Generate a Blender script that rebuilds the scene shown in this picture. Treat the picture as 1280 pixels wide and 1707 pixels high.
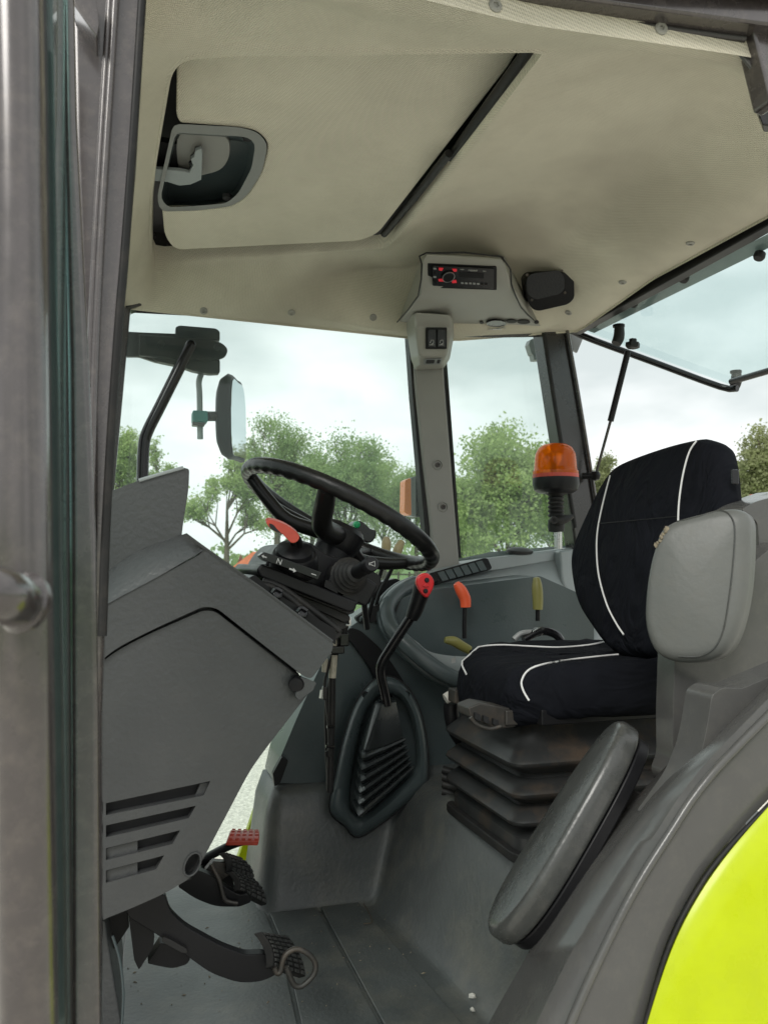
import bpy, bmesh, math, random
import numpy as np
from mathutils import Vector, Matrix
from mathutils.bvhtree import BVHTree
R = math.radians
for o in list(bpy.data.objects): bpy.data.objects.remove(o)
scene = bpy.context.scene
COL = scene.collection

# ---------------------------------------------------------------- camera
# metres; X runs to the rear of the tractor, Y across the cab away from the open door, Z up; cab floor z = 0
FPX, CX, CY, YAW, PITCH = 1400.0, 640.0, 853.5, R(17.0), R(3.35)
EYE = Vector((0, 0, 0.85))
cam = bpy.data.cameras.new('camera'); cam_o = bpy.data.objects.new('camera', cam); COL.objects.link(cam_o)
cam.sensor_fit = 'VERTICAL'; cam.sensor_height = 36; cam.lens = 36 * FPX / 1707
cam.clip_start = 0.02; cam.clip_end = 3000
cam.dof.use_dof = True; cam.dof.focus_distance = 1.9; cam.dof.aperture_fstop = 9.0
cam_o.location = EYE; cam_o.rotation_euler = (math.pi/2 + PITCH, 0, -YAW)
scene.camera = cam_o

# ---------------------------------------------------------------- sky, sun, exposure
SUN_EL, SUN_AZ = R(38), R(215)        # high thin cloud, light from behind the camera
world = bpy.data.worlds.new('World'); scene.world = world; world.use_nodes = True
wn, wl = world.node_tree.nodes, world.node_tree.links
wn.clear()
w_out = wn.new('ShaderNodeOutputWorld'); w_bg = wn.new('ShaderNodeBackground'); w_bg.inputs[1].default_value = 0.1
w_sky = wn.new('ShaderNodeTexSky'); w_sky.sky_type = 'NISHITA'; w_sky.sun_disc = False
w_sky.sun_elevation = SUN_EL; w_sky.sun_rotation = SUN_AZ
w_tc = wn.new('ShaderNodeTexCoord'); w_map = wn.new('ShaderNodeMapping'); w_map.inputs['Scale'].default_value = (1.0, 1.0, 2.2)
w_map.inputs['Location'].default_value = (0.35, 1.9, 0.6)
w_noi = wn.new('ShaderNodeTexNoise'); w_noi.inputs['Scale'].default_value = 2.3; w_noi.inputs['Detail'].default_value = 5; w_noi.inputs['Roughness'].default_value = 0.5
w_ramp = wn.new('ShaderNodeValToRGB')
e = w_ramp.color_ramp.elements
e[0].position = 0.38; e[0].color = (0.53, 0.58, 0.575, 1)
e[1].position = 0.62; e[1].color = (1.0, 1.0, 0.99, 1)
w_mul = wn.new('ShaderNodeVectorMath'); w_mul.operation = 'SCALE'; w_mul.inputs['Scale'].default_value = 10.0
w_mix = wn.new('ShaderNodeMixRGB'); w_mix.inputs[0].default_value = 0.97
wl.new(w_tc.outputs['Generated'], w_map.inputs['Vector']); wl.new(w_map.outputs[0], w_noi.inputs['Vector'])
wl.new(w_noi.outputs['Fac'], w_ramp.inputs[0]); wl.new(w_ramp.outputs[0], w_mul.inputs[0])
wl.new(w_sky.outputs[0], w_mix.inputs[1]); wl.new(w_mul.outputs[0], w_mix.inputs[2])
wl.new(w_mix.outputs[0], w_bg.inputs[0]); wl.new(w_bg.outputs[0], w_out.inputs[0])
sun = bpy.data.lights.new('sun', 'SUN'); sun.energy = 1.5; sun.angle = R(25); sun.color = (1.0, 0.97, 0.92)
sun_o = bpy.data.objects.new('sun', sun); COL.objects.link(sun_o)
sd = Vector((math.sin(SUN_AZ) * math.cos(SUN_EL), math.cos(SUN_AZ) * math.cos(SUN_EL), math.sin(SUN_EL)))
sun_o.rotation_euler = sd.to_track_quat('Z', 'Y').to_euler()
vs = scene.view_settings
vs.view_transform = 'Standard'; vs.look = 'None'; vs.exposure = 0.52; vs.gamma = 1; vs.use_curve_mapping = False
scene.cycles.max_bounces = 10; scene.cycles.transparent_max_bounces = 16; scene.cycles.diffuse_bounces = 5
scene.cycles.use_denoising = True; scene.cycles.sample_clamp_indirect = 6

# ---------------------------------------------------------------- helpers
FWD = Vector((math.sin(YAW)*math.cos(PITCH), math.cos(YAW)*math.cos(PITCH), math.sin(PITCH)))
RGT = Vector((math.cos(YAW), -math.sin(YAW), 0)); UPV = RGT.cross(FWD)
def ray(px, py): return FWD + RGT*((px-CX)/FPX) + UPV*((CY-py)/FPX)
def P(px, py, y=None, x=None, z=None, d=None, pl=None):
    """point where the sight line through a photo pixel meets a plane of the place"""
    v = ray(px, py)
    if pl is not None: t = (pl[0]-EYE).dot(pl[1]) / v.dot(pl[1])
    elif y is not None: t = (y-EYE.y)/v.y
    elif x is not None: t = (x-EYE.x)/v.x
    elif z is not None: t = (z-EYE.z)/v.z
    else: t = d
    return EYE + v*t
def PP(pts, **k): return [P(p[0], p[1], **k) for p in pts]
def P3(pts): return [P(p[0], p[1], y=p[2]) for p in pts]
WT = {}
def _link(o, parent):
    COL.objects.link(o)
    if parent is not None:
        o.parent = parent; o.location = -WT.get(parent.name, Vector((0,0,0))); WT[o.name] = Vector((0,0,0))
    return o
def tag(o, label=None, cat=None, group=None, kind=None):
    if label: o['label'] = label
    if cat: o['category'] = cat
    if group: o['group'] = group
    if kind: o['kind'] = kind
    return o
def thing(name, label, cat, loc=(0,0,0), group=None):
    o = bpy.data.objects.new(name, None); o.empty_display_size = 0.05; COL.objects.link(o)
    o.location = loc; WT[o.name] = Vector(loc); return tag(o, label, cat, group)
def mesh(name, v, f, mat, parent=None, smooth=True, bevel=0, seg=2, sub=0, solid=0, angle=40):
    m = bpy.data.meshes.new(name)
    if isinstance(v, bmesh.types.BMesh): v.to_mesh(m); v.free()
    else: m.from_pydata([tuple(p) for p in v], [], f)
    return fin(name, m, mat, parent, smooth, bevel, seg, sub, solid, angle)
def fin(name, m, mat, parent, smooth=True, bevel=0, seg=2, sub=0, solid=0, angle=40):
    bm = bmesh.new(); bm.from_mesh(m); bmesh.ops.recalc_face_normals(bm, faces=bm.faces); bm.to_mesh(m); bm.free()
    if smooth:
        m.polygons.foreach_set('use_smooth', [True]*len(m.polygons))
        if not bevel and not sub: m.set_sharp_from_angle(angle=R(angle))
    m.materials.append(mat)
    o = bpy.data.objects.new(name, m)
    if solid: md = o.modifiers.new('s', 'SOLIDIFY'); md.thickness = solid; md.offset = 0
    if bevel:
        md = o.modifiers.new('b', 'BEVEL'); md.width = bevel; md.segments = seg; md.limit_method = 'ANGLE'; md.angle_limit = R(30); md.harden_normals = True
    if sub: md = o.modifiers.new('u', 'SUBSURF'); md.levels = sub; md.render_levels = sub
    return _link(o, parent)
def rnd(pts, r, k=4):
    """fillet the corners of a closed 2D polygon; a point may carry its own radius as a third value"""
    out = []; n = len(pts)
    for i, p in enumerate(pts):
        rr = p[2] if len(p) > 2 else r
        a = Vector(pts[i-1][:2]); b = Vector(p[:2]); c = Vector(pts[(i+1) % n][:2])
        la, lc = (a-b).length, (c-b).length
        q = min(rr, la*0.48, lc*0.48)
        if q < 0.3: out.append(tuple(b)); continue
        s, t = b + (a-b).normalized()*q, b + (c-b).normalized()*q
        for j in range(k+1):
            u = j/k; out.append(tuple((1-u)**2*s + 2*u*(1-u)*b + u*u*t))
    return out
def cr(pts, closed=False, n=6):
    """Catmull-Rom through the points"""
    V = [Vector(p) for p in pts]; m = len(V); out = []
    for i in range(m if closed else m-1):
        p1, p2 = V[i], V[(i+1) % m]
        p0 = V[i-1] if closed or i > 0 else p1 + (p1-p2)
        p3 = V[(i+2) % m] if closed or i+2 < m else p2 + (p2-p1)
        for j in range(n):
            t = j/n
            out.append(0.5*((2*p1) + (p2-p0)*t + (2*p0-5*p1+4*p2-p3)*t*t + (3*p1-p0-3*p2+p3)*t**3))
    if not closed: out.append(V[-1])
    return out
def slab(name, outer, depth, mat, parent=None, holes=(), bevel=0.003, seg=2, smooth=True, warp=None, cuts=()):
    """outline (3D) extruded by the vector depth, with holes cut right through"""
    bm = bmesh.new(); es = []
    for loop in [outer, *holes]:
        vs_ = [bm.verts.new(p) for p in loop]
        es += [bm.edges.new((vs_[i], vs_[(i+1) % len(vs_)])) for i in range(len(vs_))]
        if not holes: bm.faces.new(vs_)
    if holes: bmesh.ops.triangle_fill(bm, edges=es, use_beauty=True)
    g = bmesh.ops.extrude_face_region(bm, geom=bm.faces[:])
    bmesh.ops.translate(bm, verts=[x for x in g['geom'] if isinstance(x, bmesh.types.BMVert)], vec=Vector(depth))
    for cx_ in cuts: bmesh.ops.bisect_plane(bm, geom=bm.verts[:]+bm.edges[:]+bm.faces[:], plane_co=(cx_,0,0), plane_no=(1,0,0))
    if warp:
        for v_ in bm.verts: v_.co = warp(v_.co)
    return mesh(name, bm, None, mat, parent, smooth=smooth, bevel=bevel, seg=seg)
def pslab(name, px, y, dy, mat, parent=None, holes=(), r=0, bevel=0.003, seg=2):
    return slab(name, PP(rnd(px, r) if r else px, y=y), (0, dy, 0), mat, parent, [PP(h, y=y) for h in holes], bevel, seg)
def loft(name, rings, mat, parent=None, closed=True, caps=True, smooth=True, angle=40, bevel=0, sub=0, solid=0):
    n = len(rings[0]); v = [p for r_ in rings for p in r_]; f = []
    for i in range(len(rings)-1):
        for j in range(n if closed else n-1):
            k = (j+1) % n
            f.append((i*n+j, i*n+k, (i+1)*n+k, (i+1)*n+j))
    if caps and closed:
        f.append(tuple(range(n))); f.append(tuple((len(rings)-1)*n + j for j in range(n)))
    return mesh(name, v, f, mat, parent, smooth, angle=angle, bevel=bevel, sub=sub, solid=solid)
def tube(name, pts, r, mat, parent=None, n=10, smooth=4, flat=1.0):
    """round bar along 3D points; r a number or one radius for each given point"""
    pts = [Vector(p) for p in pts]
    rs = list(r) if isinstance(r, (list, tuple)) else [r]*len(pts)
    if smooth and len(pts) > 2:
        q = cr([(*p, w) for p, w in zip(pts, rs)], n=smooth); pts = [Vector(x[:3]) for x in q]; rs = [max(x[3], 1e-4) for x in q]
    rings = []; up = None
    for i, p in enumerate(pts):
        t = (pts[min(i+1, len(pts)-1)] - pts[max(i-1, 0)]).normalized()
        if up is None: up = t.orthogonal().normalized()
        up = (up - t*up.dot(t)).normalized(); s = t.cross(up)
        rings.append([p + (up*math.cos(a) + s*math.sin(a)*flat)*rs[i] for a in [2*math.pi*k/n for k in range(n)]])
    return loft(name, rings, mat, parent, angle=50)
def lathe(name, prof, o, ax, mat, parent=None, n=24, angle=35):
    """profile of (radius, height) turned round the axis ax from the point o"""
    ax = Vector(ax).normalized(); u = ax.orthogonal().normalized(); w = ax.cross(u); o = Vector(o)
    rings = [[o + ax*h + (u*math.cos(2*math.pi*k/n) + w*math.sin(2*math.pi*k/n))*max(r, 1e-4) for k in range(n)] for r, h in prof]
    return loft(name, rings, mat, parent, angle=angle)
def box(name, c, size, mat, parent=None, rot=None, bevel=0.003, seg=2):
    h = Vector(size)/2; M_ = rot if rot is not None else Matrix.Identity(3); c = Vector(c)
    v = [c + M_ @ Vector((sx*h.x, sy*h.y, sz*h.z)) for sz in (-1,1) for sx, sy in ((-1,-1),(1,-1),(1,1),(-1,1))]
    f = [(0,1,2,3),(4,5,6,7),(0,1,5,4),(1,2,6,5),(2,3,7,6),(3,0,4,7)]
    return mesh(name, v, f, mat, parent, bevel=bevel, seg=seg)
def puff(name, outline, depth, mat, parent=None, edge=0.025, bulge=0.012, back=None, rings=7, ctr=None):
    """padded cushion: outline (3D loop), depth vector from its face to its back"""
    L = [Vector(p) for p in outline]; c = ctr or sum(L, Vector())/len(L); D = Vector(depth); T = D.length; dn = D/T
    rad = sum((p-c).length for p in L)/len(L); prof = []
    for k in range(1, rings+1):
        s = (1-edge/rad)*k/rings; prof.append((s, edge*0 - bulge*(1-(k/rings)**2)))
    for k in range(1, 6):
        a = k/5*math.pi/2; prof.append((1-edge/rad*(1-math.sin(a)), edge*(1-math.cos(a))))
    eb = edge if back is None else back
    prof.append((1, max(T-eb, edge*1.02)))
    for k in range(1, 4):
        a = k/3*math.pi/2; prof.append((1-eb/rad*(1-math.cos(a)), T-eb+eb*math.sin(a)))
    R_ = [[c + (p-c)*s + dn*h for p in L] for s, h in prof]
    n = len(L); v = [c - dn*bulge] + [p for r_ in R_ for p in r_]; f = [(0, 1+j, 1+(j+1) % n) for j in range(n)]
    for i in range(len(R_)-1):
        for j in range(n):
            k = (j+1) % n; f.append((1+i*n+j, 1+i*n+k, 1+(i+1)*n+k, 1+(i+1)*n+j))
    f.append(tuple(1+(len(R_)-1)*n+j for j in range(n)))
    return mesh(name, v, f, mat, parent, angle=75)
def bvh(o):
    m = o.data; w = WT.get(o.name, Vector((0,0,0)))
    return BVHTree.FromPolygons([v.co.copy() for v in m.vertices], [tuple(p.vertices) for p in m.polygons])
def hit(tree, px, py, off=0.0):
    v = ray(px, py).normalized(); loc, nor, i, d = tree.ray_cast(EYE, v)
    if loc is None: return None
    if nor.dot(v) > 0: nor = -nor
    return loc + nor*off
def copy_tree(o, parent=None):
    c = o.copy(); COL.objects.link(c); c.parent = parent; WT[c.name] = WT.get(o.name, Vector((0,0,0)))
    for ch in list(o.children): copy_tree(ch, c)
    return c
def text(name, s, size, loc, rot3, mat, parent=None):
    cu = bpy.data.curves.new(name, 'FONT'); cu.body = s; cu.size = size; cu.extrude = 0.0004; cu.align_x = 'CENTER'; cu.align_y = 'CENTER'
    t = bpy.data.objects.new(name, cu); COL.objects.link(t)
    dg = bpy.context.evaluated_depsgraph_get(); m = bpy.data.meshes.new_from_object(t.evaluated_get(dg)); bpy.data.objects.remove(t)
    m.transform(Matrix.Translation(Vector(loc)) @ rot3.to_4x4()); m.name = name; m.materials.clear()
    m.materials.append(mat); o = bpy.data.objects.new(name, m); return _link(o, parent)
def frame3(xa, ya):
    xa = Vector(xa).normalized(); ya = Vector(ya); ya = (ya - xa*ya.dot(xa)).normalized(); za = xa.cross(ya)
    return Matrix((xa, ya, za)).transposed()

# ---------------------------------------------------------------- materials
def mat(name, col, rough=0.5, metal=0.0, grain=None, gstr=0.15, var=0.12, vscale=6.0, rvar=0.08, spec=0.5, coat=0.0, dirt=None, sheen=0.0):
    """grain: size in metres of the surface relief; dirt: (colour, amount, scale) of worn or dusty patches"""
    m = bpy.data.materials.new(name); m.use_nodes = True; N, L = m.node_tree.nodes, m.node_tree.links
    b = N['Principled BSDF']; b.inputs['Metallic'].default_value = metal; b.inputs['Specular IOR Level'].default_value = spec
    b.inputs['Coat Weight'].default_value = coat; b.inputs['Coat Roughness'].default_value = 0.15
    if sheen: b.inputs['Sheen Weight'].default_value = sheen; b.inputs['Sheen Roughness'].default_value = 0.5
    tc = N.new('ShaderNodeTexCoord')
    n1 = N.new('ShaderNodeTexNoise'); n1.inputs['Scale'].default_value = vscale; n1.inputs['Detail'].default_value = 6; n1.inputs['Roughness'].default_value = 0.62
    L.new(tc.outputs['Object'], n1.inputs['Vector'])
    r = N.new('ShaderNodeValToRGB'); r.color_ramp.elements[0].position = 0.3; r.color_ramp.elements[1].position = 0.7
    r.color_ramp.elements[0].color = (*[c*(1-var) for c in col], 1); r.color_ramp.elements[1].color = (*[min(1, c*(1+var)) for c in col], 1)
    L.new(n1.outputs['Fac'], r.inputs[0]); out = r.outputs[0]
    if dirt:
        n2 = N.new('ShaderNodeTexNoise'); n2.inputs['Scale'].default_value = dirt[2]; n2.inputs['Detail'].default_value = 8; n2.inputs['Roughness'].default_value = 0.7
        L.new(tc.outputs['Object'], n2.inputs['Vector'])
        r2 = N.new('ShaderNodeValToRGB'); r2.color_ramp.elements[0].position = 0.48; r2.color_ramp.elements[1].position = 0.72
        r2.color_ramp.elements[0].color = (0,0,0,1); r2.color_ramp.elements[1].color = (dirt[1],)*3 + (1,)
        L.new(n2.outputs['Fac'], r2.inputs[0])
        mx = N.new('ShaderNodeMixRGB'); mx.inputs[2].default_value = (*dirt[0], 1)
        L.new(r2.outputs[0], mx.inputs[0]); L.new(out, mx.inputs[1]); out = mx.outputs[0]
    L.new(out, b.inputs['Base Color'])
    mr = N.new('ShaderNodeMapRange'); mr.inputs['To Min'].default_value = max(0.02, rough-rvar); mr.inputs['To Max'].default_value = min(1, rough+rvar)
    mr.inputs['From Min'].default_value = 0.3; mr.inputs['From Max'].default_value = 0.7
    L.new(n1.outputs['Fac'], mr.inputs['Value']); L.new(mr.outputs[0], b.inputs['Roughness'])
    if grain:
        g = N.new('ShaderNodeTexNoise'); g.inputs['Scale'].default_value = 0.5/grain; g.inputs['Detail'].default_value = 2
        L.new(tc.outputs['Object'], g.inputs['Vector'])
        bp = N.new('ShaderNodeBump'); bp.inputs['Strength'].default_value = gstr; bp.inputs['Distance'].default_value = grain*0.6
        L.new(g.outputs['Fac'], bp.inputs['Height']); L.new(bp.outputs[0], b.inputs['Normal'])
    return m
M = {}
M['dash'] = mat('dash_plastic', (0.050, 0.0525, 0.0535), 0.38, grain=0.0045, gstr=0.5, var=0.05, spec=0.4, dirt=((0.12,0.117,0.105), 0.10, 14))
M['console'] = mat('console_plastic', (0.056, 0.073, 0.076), 0.33, grain=0.003, gstr=0.2, var=0.06, spec=0.45, dirt=((0.12,0.12,0.11), 0.1, 12))
M['conlight'] = mat('console_lit_pale_plastic', (0.25, 0.275, 0.277), 0.33, grain=0.003, gstr=0.15, var=0.05)  # pale copy of the console plastic; lit sheen of tray and sill in its colour
M['trim'] = mat('fender_trim_plastic', (0.078, 0.077, 0.074), 0.22, grain=0.003, gstr=0.12, var=0.06, dirt=((0.17,0.16,0.13), 0.15, 30))
M['roofgrey'] = mat('overhead_plastic', (0.285, 0.28, 0.25), 0.5, grain=0.0012, gstr=0.1, var=0.08, dirt=((0.30,0.28,0.22), 0.4, 8))
M['pillar'] = mat('pillar_trim_plastic', (0.25, 0.245, 0.225), 0.5, grain=0.0012, gstr=0.1, var=0.08)
M['paint'] = mat('frame_paint', (0.060, 0.051, 0.050), 0.26, metal=0.25, coat=0.9, var=0.12, vscale=25, dirt=((0.20,0.17,0.14), 0.25, 60))
M['darkpaint'] = mat('dark_frame_paint', (0.022, 0.020, 0.019), 0.28, coat=0.3, var=0.2)
M['rubber'] = mat('black_rubber', (0.016, 0.016, 0.016), 0.50, grain=0.002, gstr=0.1, var=0.2, spec=0.25, dirt=((0.07,0.06,0.05), 0.35, 20))
M['boot'] = mat('bellows_rubber', (0.026, 0.027, 0.027), 0.36, grain=0.002, gstr=0.1, var=0.25, spec=0.35, dirt=((0.12,0.08,0.05), 0.5, 10))
M['bootclean'] = mat('gear_boot_rubber', (0.030, 0.035, 0.036), 0.30, grain=0.002, gstr=0.1, var=0.1, spec=0.5)
M['black'] = mat('black_plastic', (0.008, 0.008, 0.009), 0.38, grain=0.0012, gstr=0.12, var=0.15, spec=0.22)
M['gloss'] = mat('black_gloss', (0.009, 0.009, 0.010), 0.2, var=0.1, spec=0.4)
M['wheel'] = mat('wheel_leather', (0.008, 0.008, 0.008), 0.32, grain=0.0018, gstr=0.25, var=0.15, spec=0.3)
M['deep'] = mat('dark_cavity', (0.008, 0.008, 0.009), 0.7, var=0.1)
M['steel'] = mat('steel', (0.50, 0.50, 0.49), 0.28, metal=1.0, var=0.15, vscale=20)
M['castiron'] = mat('worn_iron', (0.05, 0.047, 0.043), 0.42, metal=0.4, var=0.3, vscale=20, dirt=((0.14,0.10,0.07), 0.5, 25))
M['stud'] = mat('worn_stud_rubber', (0.075, 0.075, 0.073), 0.34, metal=0.3, var=0.3, vscale=60)
M['red'] = mat('red_plastic', (0.55, 0.018, 0.022), 0.3, var=0.08)
M['redworn'] = mat('worn_red_plastic', (0.46, 0.055, 0.03), 0.45, var=0.2, vscale=30)
M['amberlens'] = mat('amber_lens_plastic', (0.95, 0.24, 0.02), 0.3, var=0.06)
M['orange'] = mat('orange_plastic', (0.75, 0.105, 0.035), 0.45, var=0.08)
M['olive'] = mat('olive_plastic', (0.20, 0.19, 0.055), 0.45, var=0.1)
M['tan'] = mat('tan_plastic', (0.30, 0.25, 0.13), 0.45, var=0.1)
M['green'] = mat('green_button', (0.01, 0.25, 0.09), 0.3, var=0.1)
M['teal'] = mat('teal_clamp', (0.02, 0.16, 0.14), 0.45, var=0.2)
M['white'] = mat('white_print', (0.42, 0.42, 0.41), 0.5, var=0.04)
M['seat'] = mat('seat_fabric', (0.0075, 0.0082, 0.0110), 0.85, grain=0.0014, gstr=0.3, var=0.25, vscale=9, spec=0.06, sheen=0.0)
def wrinkle(m, scale, strength, dist, stretch):
    N, L = m.node_tree.nodes, m.node_tree.links; b = N['Principled BSDF']; old = b.inputs['Normal'].links[0].from_socket
    tc = N.new('ShaderNodeTexCoord'); mp = N.new('ShaderNodeMapping'); mp.inputs['Scale'].default_value = stretch; mp.inputs['Rotation'].default_value = (0.3, 0.5, 0.6)
    n = N.new('ShaderNodeTexNoise'); n.inputs['Scale'].default_value = scale; n.inputs['Detail'].default_value = 3; n.inputs['Distortion'].default_value = 1.2
    bp = N.new('ShaderNodeBump'); bp.inputs['Strength'].default_value = strength; bp.inputs['Distance'].default_value = dist
    L.new(tc.outputs['Object'], mp.inputs[0]); L.new(mp.outputs[0], n.inputs['Vector']); L.new(n.outputs['Fac'], bp.inputs['Height']); L.new(old, bp.inputs['Normal']); L.new(bp.outputs[0], b.inputs['Normal'])
wrinkle(M['seat'], 5, 0.7, 0.045, (1.0, 2.6, 1.4))
M['piping'] = mat('white_piping', (0.66, 0.66, 0.65), 0.6, var=0.06)
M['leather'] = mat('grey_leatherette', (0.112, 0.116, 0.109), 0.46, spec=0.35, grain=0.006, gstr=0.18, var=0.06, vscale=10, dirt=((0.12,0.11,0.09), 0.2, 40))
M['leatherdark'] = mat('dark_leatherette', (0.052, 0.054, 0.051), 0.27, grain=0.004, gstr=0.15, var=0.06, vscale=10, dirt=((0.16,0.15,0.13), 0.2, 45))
M['foam'] = mat('torn_foam', (0.20, 0.17, 0.12), 0.9, grain=0.004, gstr=0.6, var=0.3, vscale=90)
M['lime'] = mat('lime_paint', (0.44, 0.53, 0.0), 0.30, spec=0.3, coat=0.15, var=0.05, vscale=18, rvar=0.1, dirt=((0.42,0.50,0.02), 0.25, 70))
M['floor'] = mat('floor_mat', (0.080, 0.087, 0.085), 0.42, grain=0.0045, gstr=0.35, var=0.14, vscale=9, dirt=((0.22,0.20,0.155), 0.45, 5))
M['kraft'] = mat('dusty_stone', (0.55, 0.53, 0.48), 0.9, var=0.2)
M['sheath'] = mat('clear_sheath', (0.40, 0.37, 0.29), 0.35, var=0.3, vscale=60)
M['bracket'] = mat('grey_bracket', (0.27, 0.28, 0.28), 0.5, metal=0.3, var=0.15)
M['bracketmat'] = mat('latch_plastic', (0.20, 0.205, 0.195), 0.5, var=0.06)
M['speaker'] = mat('speaker_mesh', (0.014, 0.015, 0.018), 0.6, grain=0.003, gstr=0.6, var=0.2)
M['bark'] = mat('bark', (0.11, 0.085, 0.06), 0.9, grain=0.05, gstr=0.5, var=0.3, vscale=3)
M['rooftile'] = mat('orange_roof_tiles', (0.50, 0.13, 0.05), 0.8, var=0.2, vscale=2)
M['brick'] = mat('brick_wall', (0.26, 0.13, 0.09), 0.85, var=0.2, vscale=3)
M['wood'] = mat('fence_wood', (0.16, 0.13, 0.09), 0.85, var=0.25, vscale=4)
def fabric():
    m = mat('headliner_fabric', (0.68, 0.64, 0.52), 0.9, var=0.06, vscale=5, spec=0.15, dirt=((0.50,0.46,0.36), 0.5, 2.2))
    N, L = m.node_tree.nodes, m.node_tree.links; b = N['Principled BSDF']
    tc = N.new('ShaderNodeTexCoord'); mp = N.new('ShaderNodeMapping'); mp.inputs['Rotation'].default_value = (0.55, 0.5, R(38))
    L.new(tc.outputs['Object'], mp.inputs['Vector'])
    sep = N.new('ShaderNodeSeparateXYZ'); L.new(mp.outputs[0], sep.inputs[0])
    k = 2*math.pi/0.0048; s = []
    for ax in (0, 1):
        mu = N.new('ShaderNodeMath'); mu.operation = 'MULTIPLY'; mu.inputs[1].default_value = k; L.new(sep.outputs[ax], mu.inputs[0])
        si = N.new('ShaderNodeMath'); si.operation = 'SINE'; L.new(mu.outputs[0], si.inputs[0]); s.append(si)
    pr = N.new('ShaderNodeMath'); pr.operation = 'MULTIPLY'; L.new(s[0].outputs[0], pr.inputs[0]); L.new(s[1].outputs[0], pr.inputs[1])
    bp = N.new('ShaderNodeBump'); bp.inputs['Strength'].default_value = 0.55; bp.inputs['Distance'].default_value = 0.0016
    L.new(pr.outputs[0], bp.inputs['Height']); L.new(bp.outputs[0], b.inputs['Normal'])
    src = b.inputs['Base Color'].links[0].from_socket
    mr = N.new('ShaderNodeMapRange'); mr.inputs['From Min'].default_value = -1; mr.inputs['To Min'].default_value = 0.80; mr.inputs['To Max'].default_value = 1.08
    L.new(pr.outputs[0], mr.inputs['Value'])
    # grey stains that also paint soft shading into the rear and far cloth
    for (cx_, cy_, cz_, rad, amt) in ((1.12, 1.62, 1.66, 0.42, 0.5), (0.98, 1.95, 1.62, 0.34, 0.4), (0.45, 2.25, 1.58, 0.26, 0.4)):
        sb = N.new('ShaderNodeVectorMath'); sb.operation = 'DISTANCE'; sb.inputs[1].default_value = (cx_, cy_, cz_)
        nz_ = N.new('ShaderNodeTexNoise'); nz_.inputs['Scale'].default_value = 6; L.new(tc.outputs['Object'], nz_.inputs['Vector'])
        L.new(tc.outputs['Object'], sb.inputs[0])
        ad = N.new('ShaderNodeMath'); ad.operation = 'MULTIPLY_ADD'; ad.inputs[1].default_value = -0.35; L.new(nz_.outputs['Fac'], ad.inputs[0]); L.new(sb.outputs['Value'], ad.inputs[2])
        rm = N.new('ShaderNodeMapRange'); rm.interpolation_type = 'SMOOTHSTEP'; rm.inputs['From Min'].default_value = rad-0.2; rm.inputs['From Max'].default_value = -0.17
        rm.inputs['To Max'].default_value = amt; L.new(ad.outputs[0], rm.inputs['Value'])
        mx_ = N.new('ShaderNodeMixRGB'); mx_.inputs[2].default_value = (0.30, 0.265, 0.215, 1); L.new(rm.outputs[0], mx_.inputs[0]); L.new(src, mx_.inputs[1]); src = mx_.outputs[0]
    vm = N.new('ShaderNodeVectorMath'); vm.operation = 'SCALE'; L.new(src, vm.inputs[0]); L.new(mr.outputs[0], vm.inputs['Scale']); L.new(vm.outputs[0], b.inputs['Base Color'])
    return m
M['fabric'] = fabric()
def glass(name, tint, ior=1.45, haze=0.0, hazecol=(0.7,0.8,0.78)):
    m = bpy.data.materials.new(name); m.use_nodes = True; N, L = m.node_tree.nodes, m.node_tree.links; N.remove(N['Principled BSDF'])
    out = N['Material Output']; tr = N.new('ShaderNodeBsdfTransparent'); tr.inputs[0].default_value = (*tint, 1)
    gl = N.new('ShaderNodeBsdfGlossy'); gl.inputs['Roughness'].default_value = 0.03; gl.inputs[0].default_value = (0.9, 0.95, 0.93, 1)
    fr = N.new('ShaderNodeFresnel'); fr.inputs[0].default_value = ior
    ge = N.new('ShaderNodeNewGeometry'); inv = N.new('ShaderNodeMath'); inv.operation = 'SUBTRACT'; inv.inputs[0].default_value = 1.0; L.new(ge.outputs['Backfacing'], inv.inputs[1])
    fm = N.new('ShaderNodeMath'); fm.operation = 'MULTIPLY'; L.new(fr.outputs[0], fm.inputs[0]); L.new(inv.outputs[0], fm.inputs[1]); fr = fm   # reflect on the outer face only
    mx = N.new('ShaderNodeMixShader'); L.new(fr.outputs[0], mx.inputs[0]); L.new(tr.outputs[0], mx.inputs[1]); L.new(gl.outputs[0], mx.inputs[2]); last = mx
    if haze:
        tc = N.new('ShaderNodeTexCoord'); no = N.new('ShaderNodeTexNoise'); no.inputs['Scale'].default_value = 4; no.inputs['Detail'].default_value = 6
        L.new(tc.outputs['Object'], no.inputs['Vector'])
        mr = N.new('ShaderNodeMapRange'); mr.inputs['From Min'].default_value = 0.3; mr.inputs['From Max'].default_value = 0.7; mr.inputs['To Min'].default_value = haze*0.5; mr.inputs['To Max'].default_value = haze
        L.new(no.outputs['Fac'], mr.inputs['Value'])
        df = N.new('ShaderNodeBsdfTranslucent'); df.inputs[0].default_value = (*hazecol, 1)
        d2 = N.new('ShaderNodeBsdfDiffuse'); d2.inputs[0].default_value = (*hazecol, 1); md_ = N.new('ShaderNodeMixShader'); md_.inputs[0].default_value = 0.45
        L.new(df.outputs[0], md_.inputs[1]); L.new(d2.outputs[0], md_.inputs[2]); df = md_
        m2 = N.new('ShaderNodeMixShader'); L.new(mr.outputs[0], m2.inputs[0]); L.new(mx.outputs[0], m2.inputs[1]); L.new(df.outputs[0], m2.inputs[2]); last = m2
    L.new(last.outputs[0], out.inputs[0]); return m
M['glass'] = glass('window_glass', (0.905, 0.955, 0.94), ior=1.35, haze=0.055)  # film on the glass doubles as a painted milky veil over the view
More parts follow.
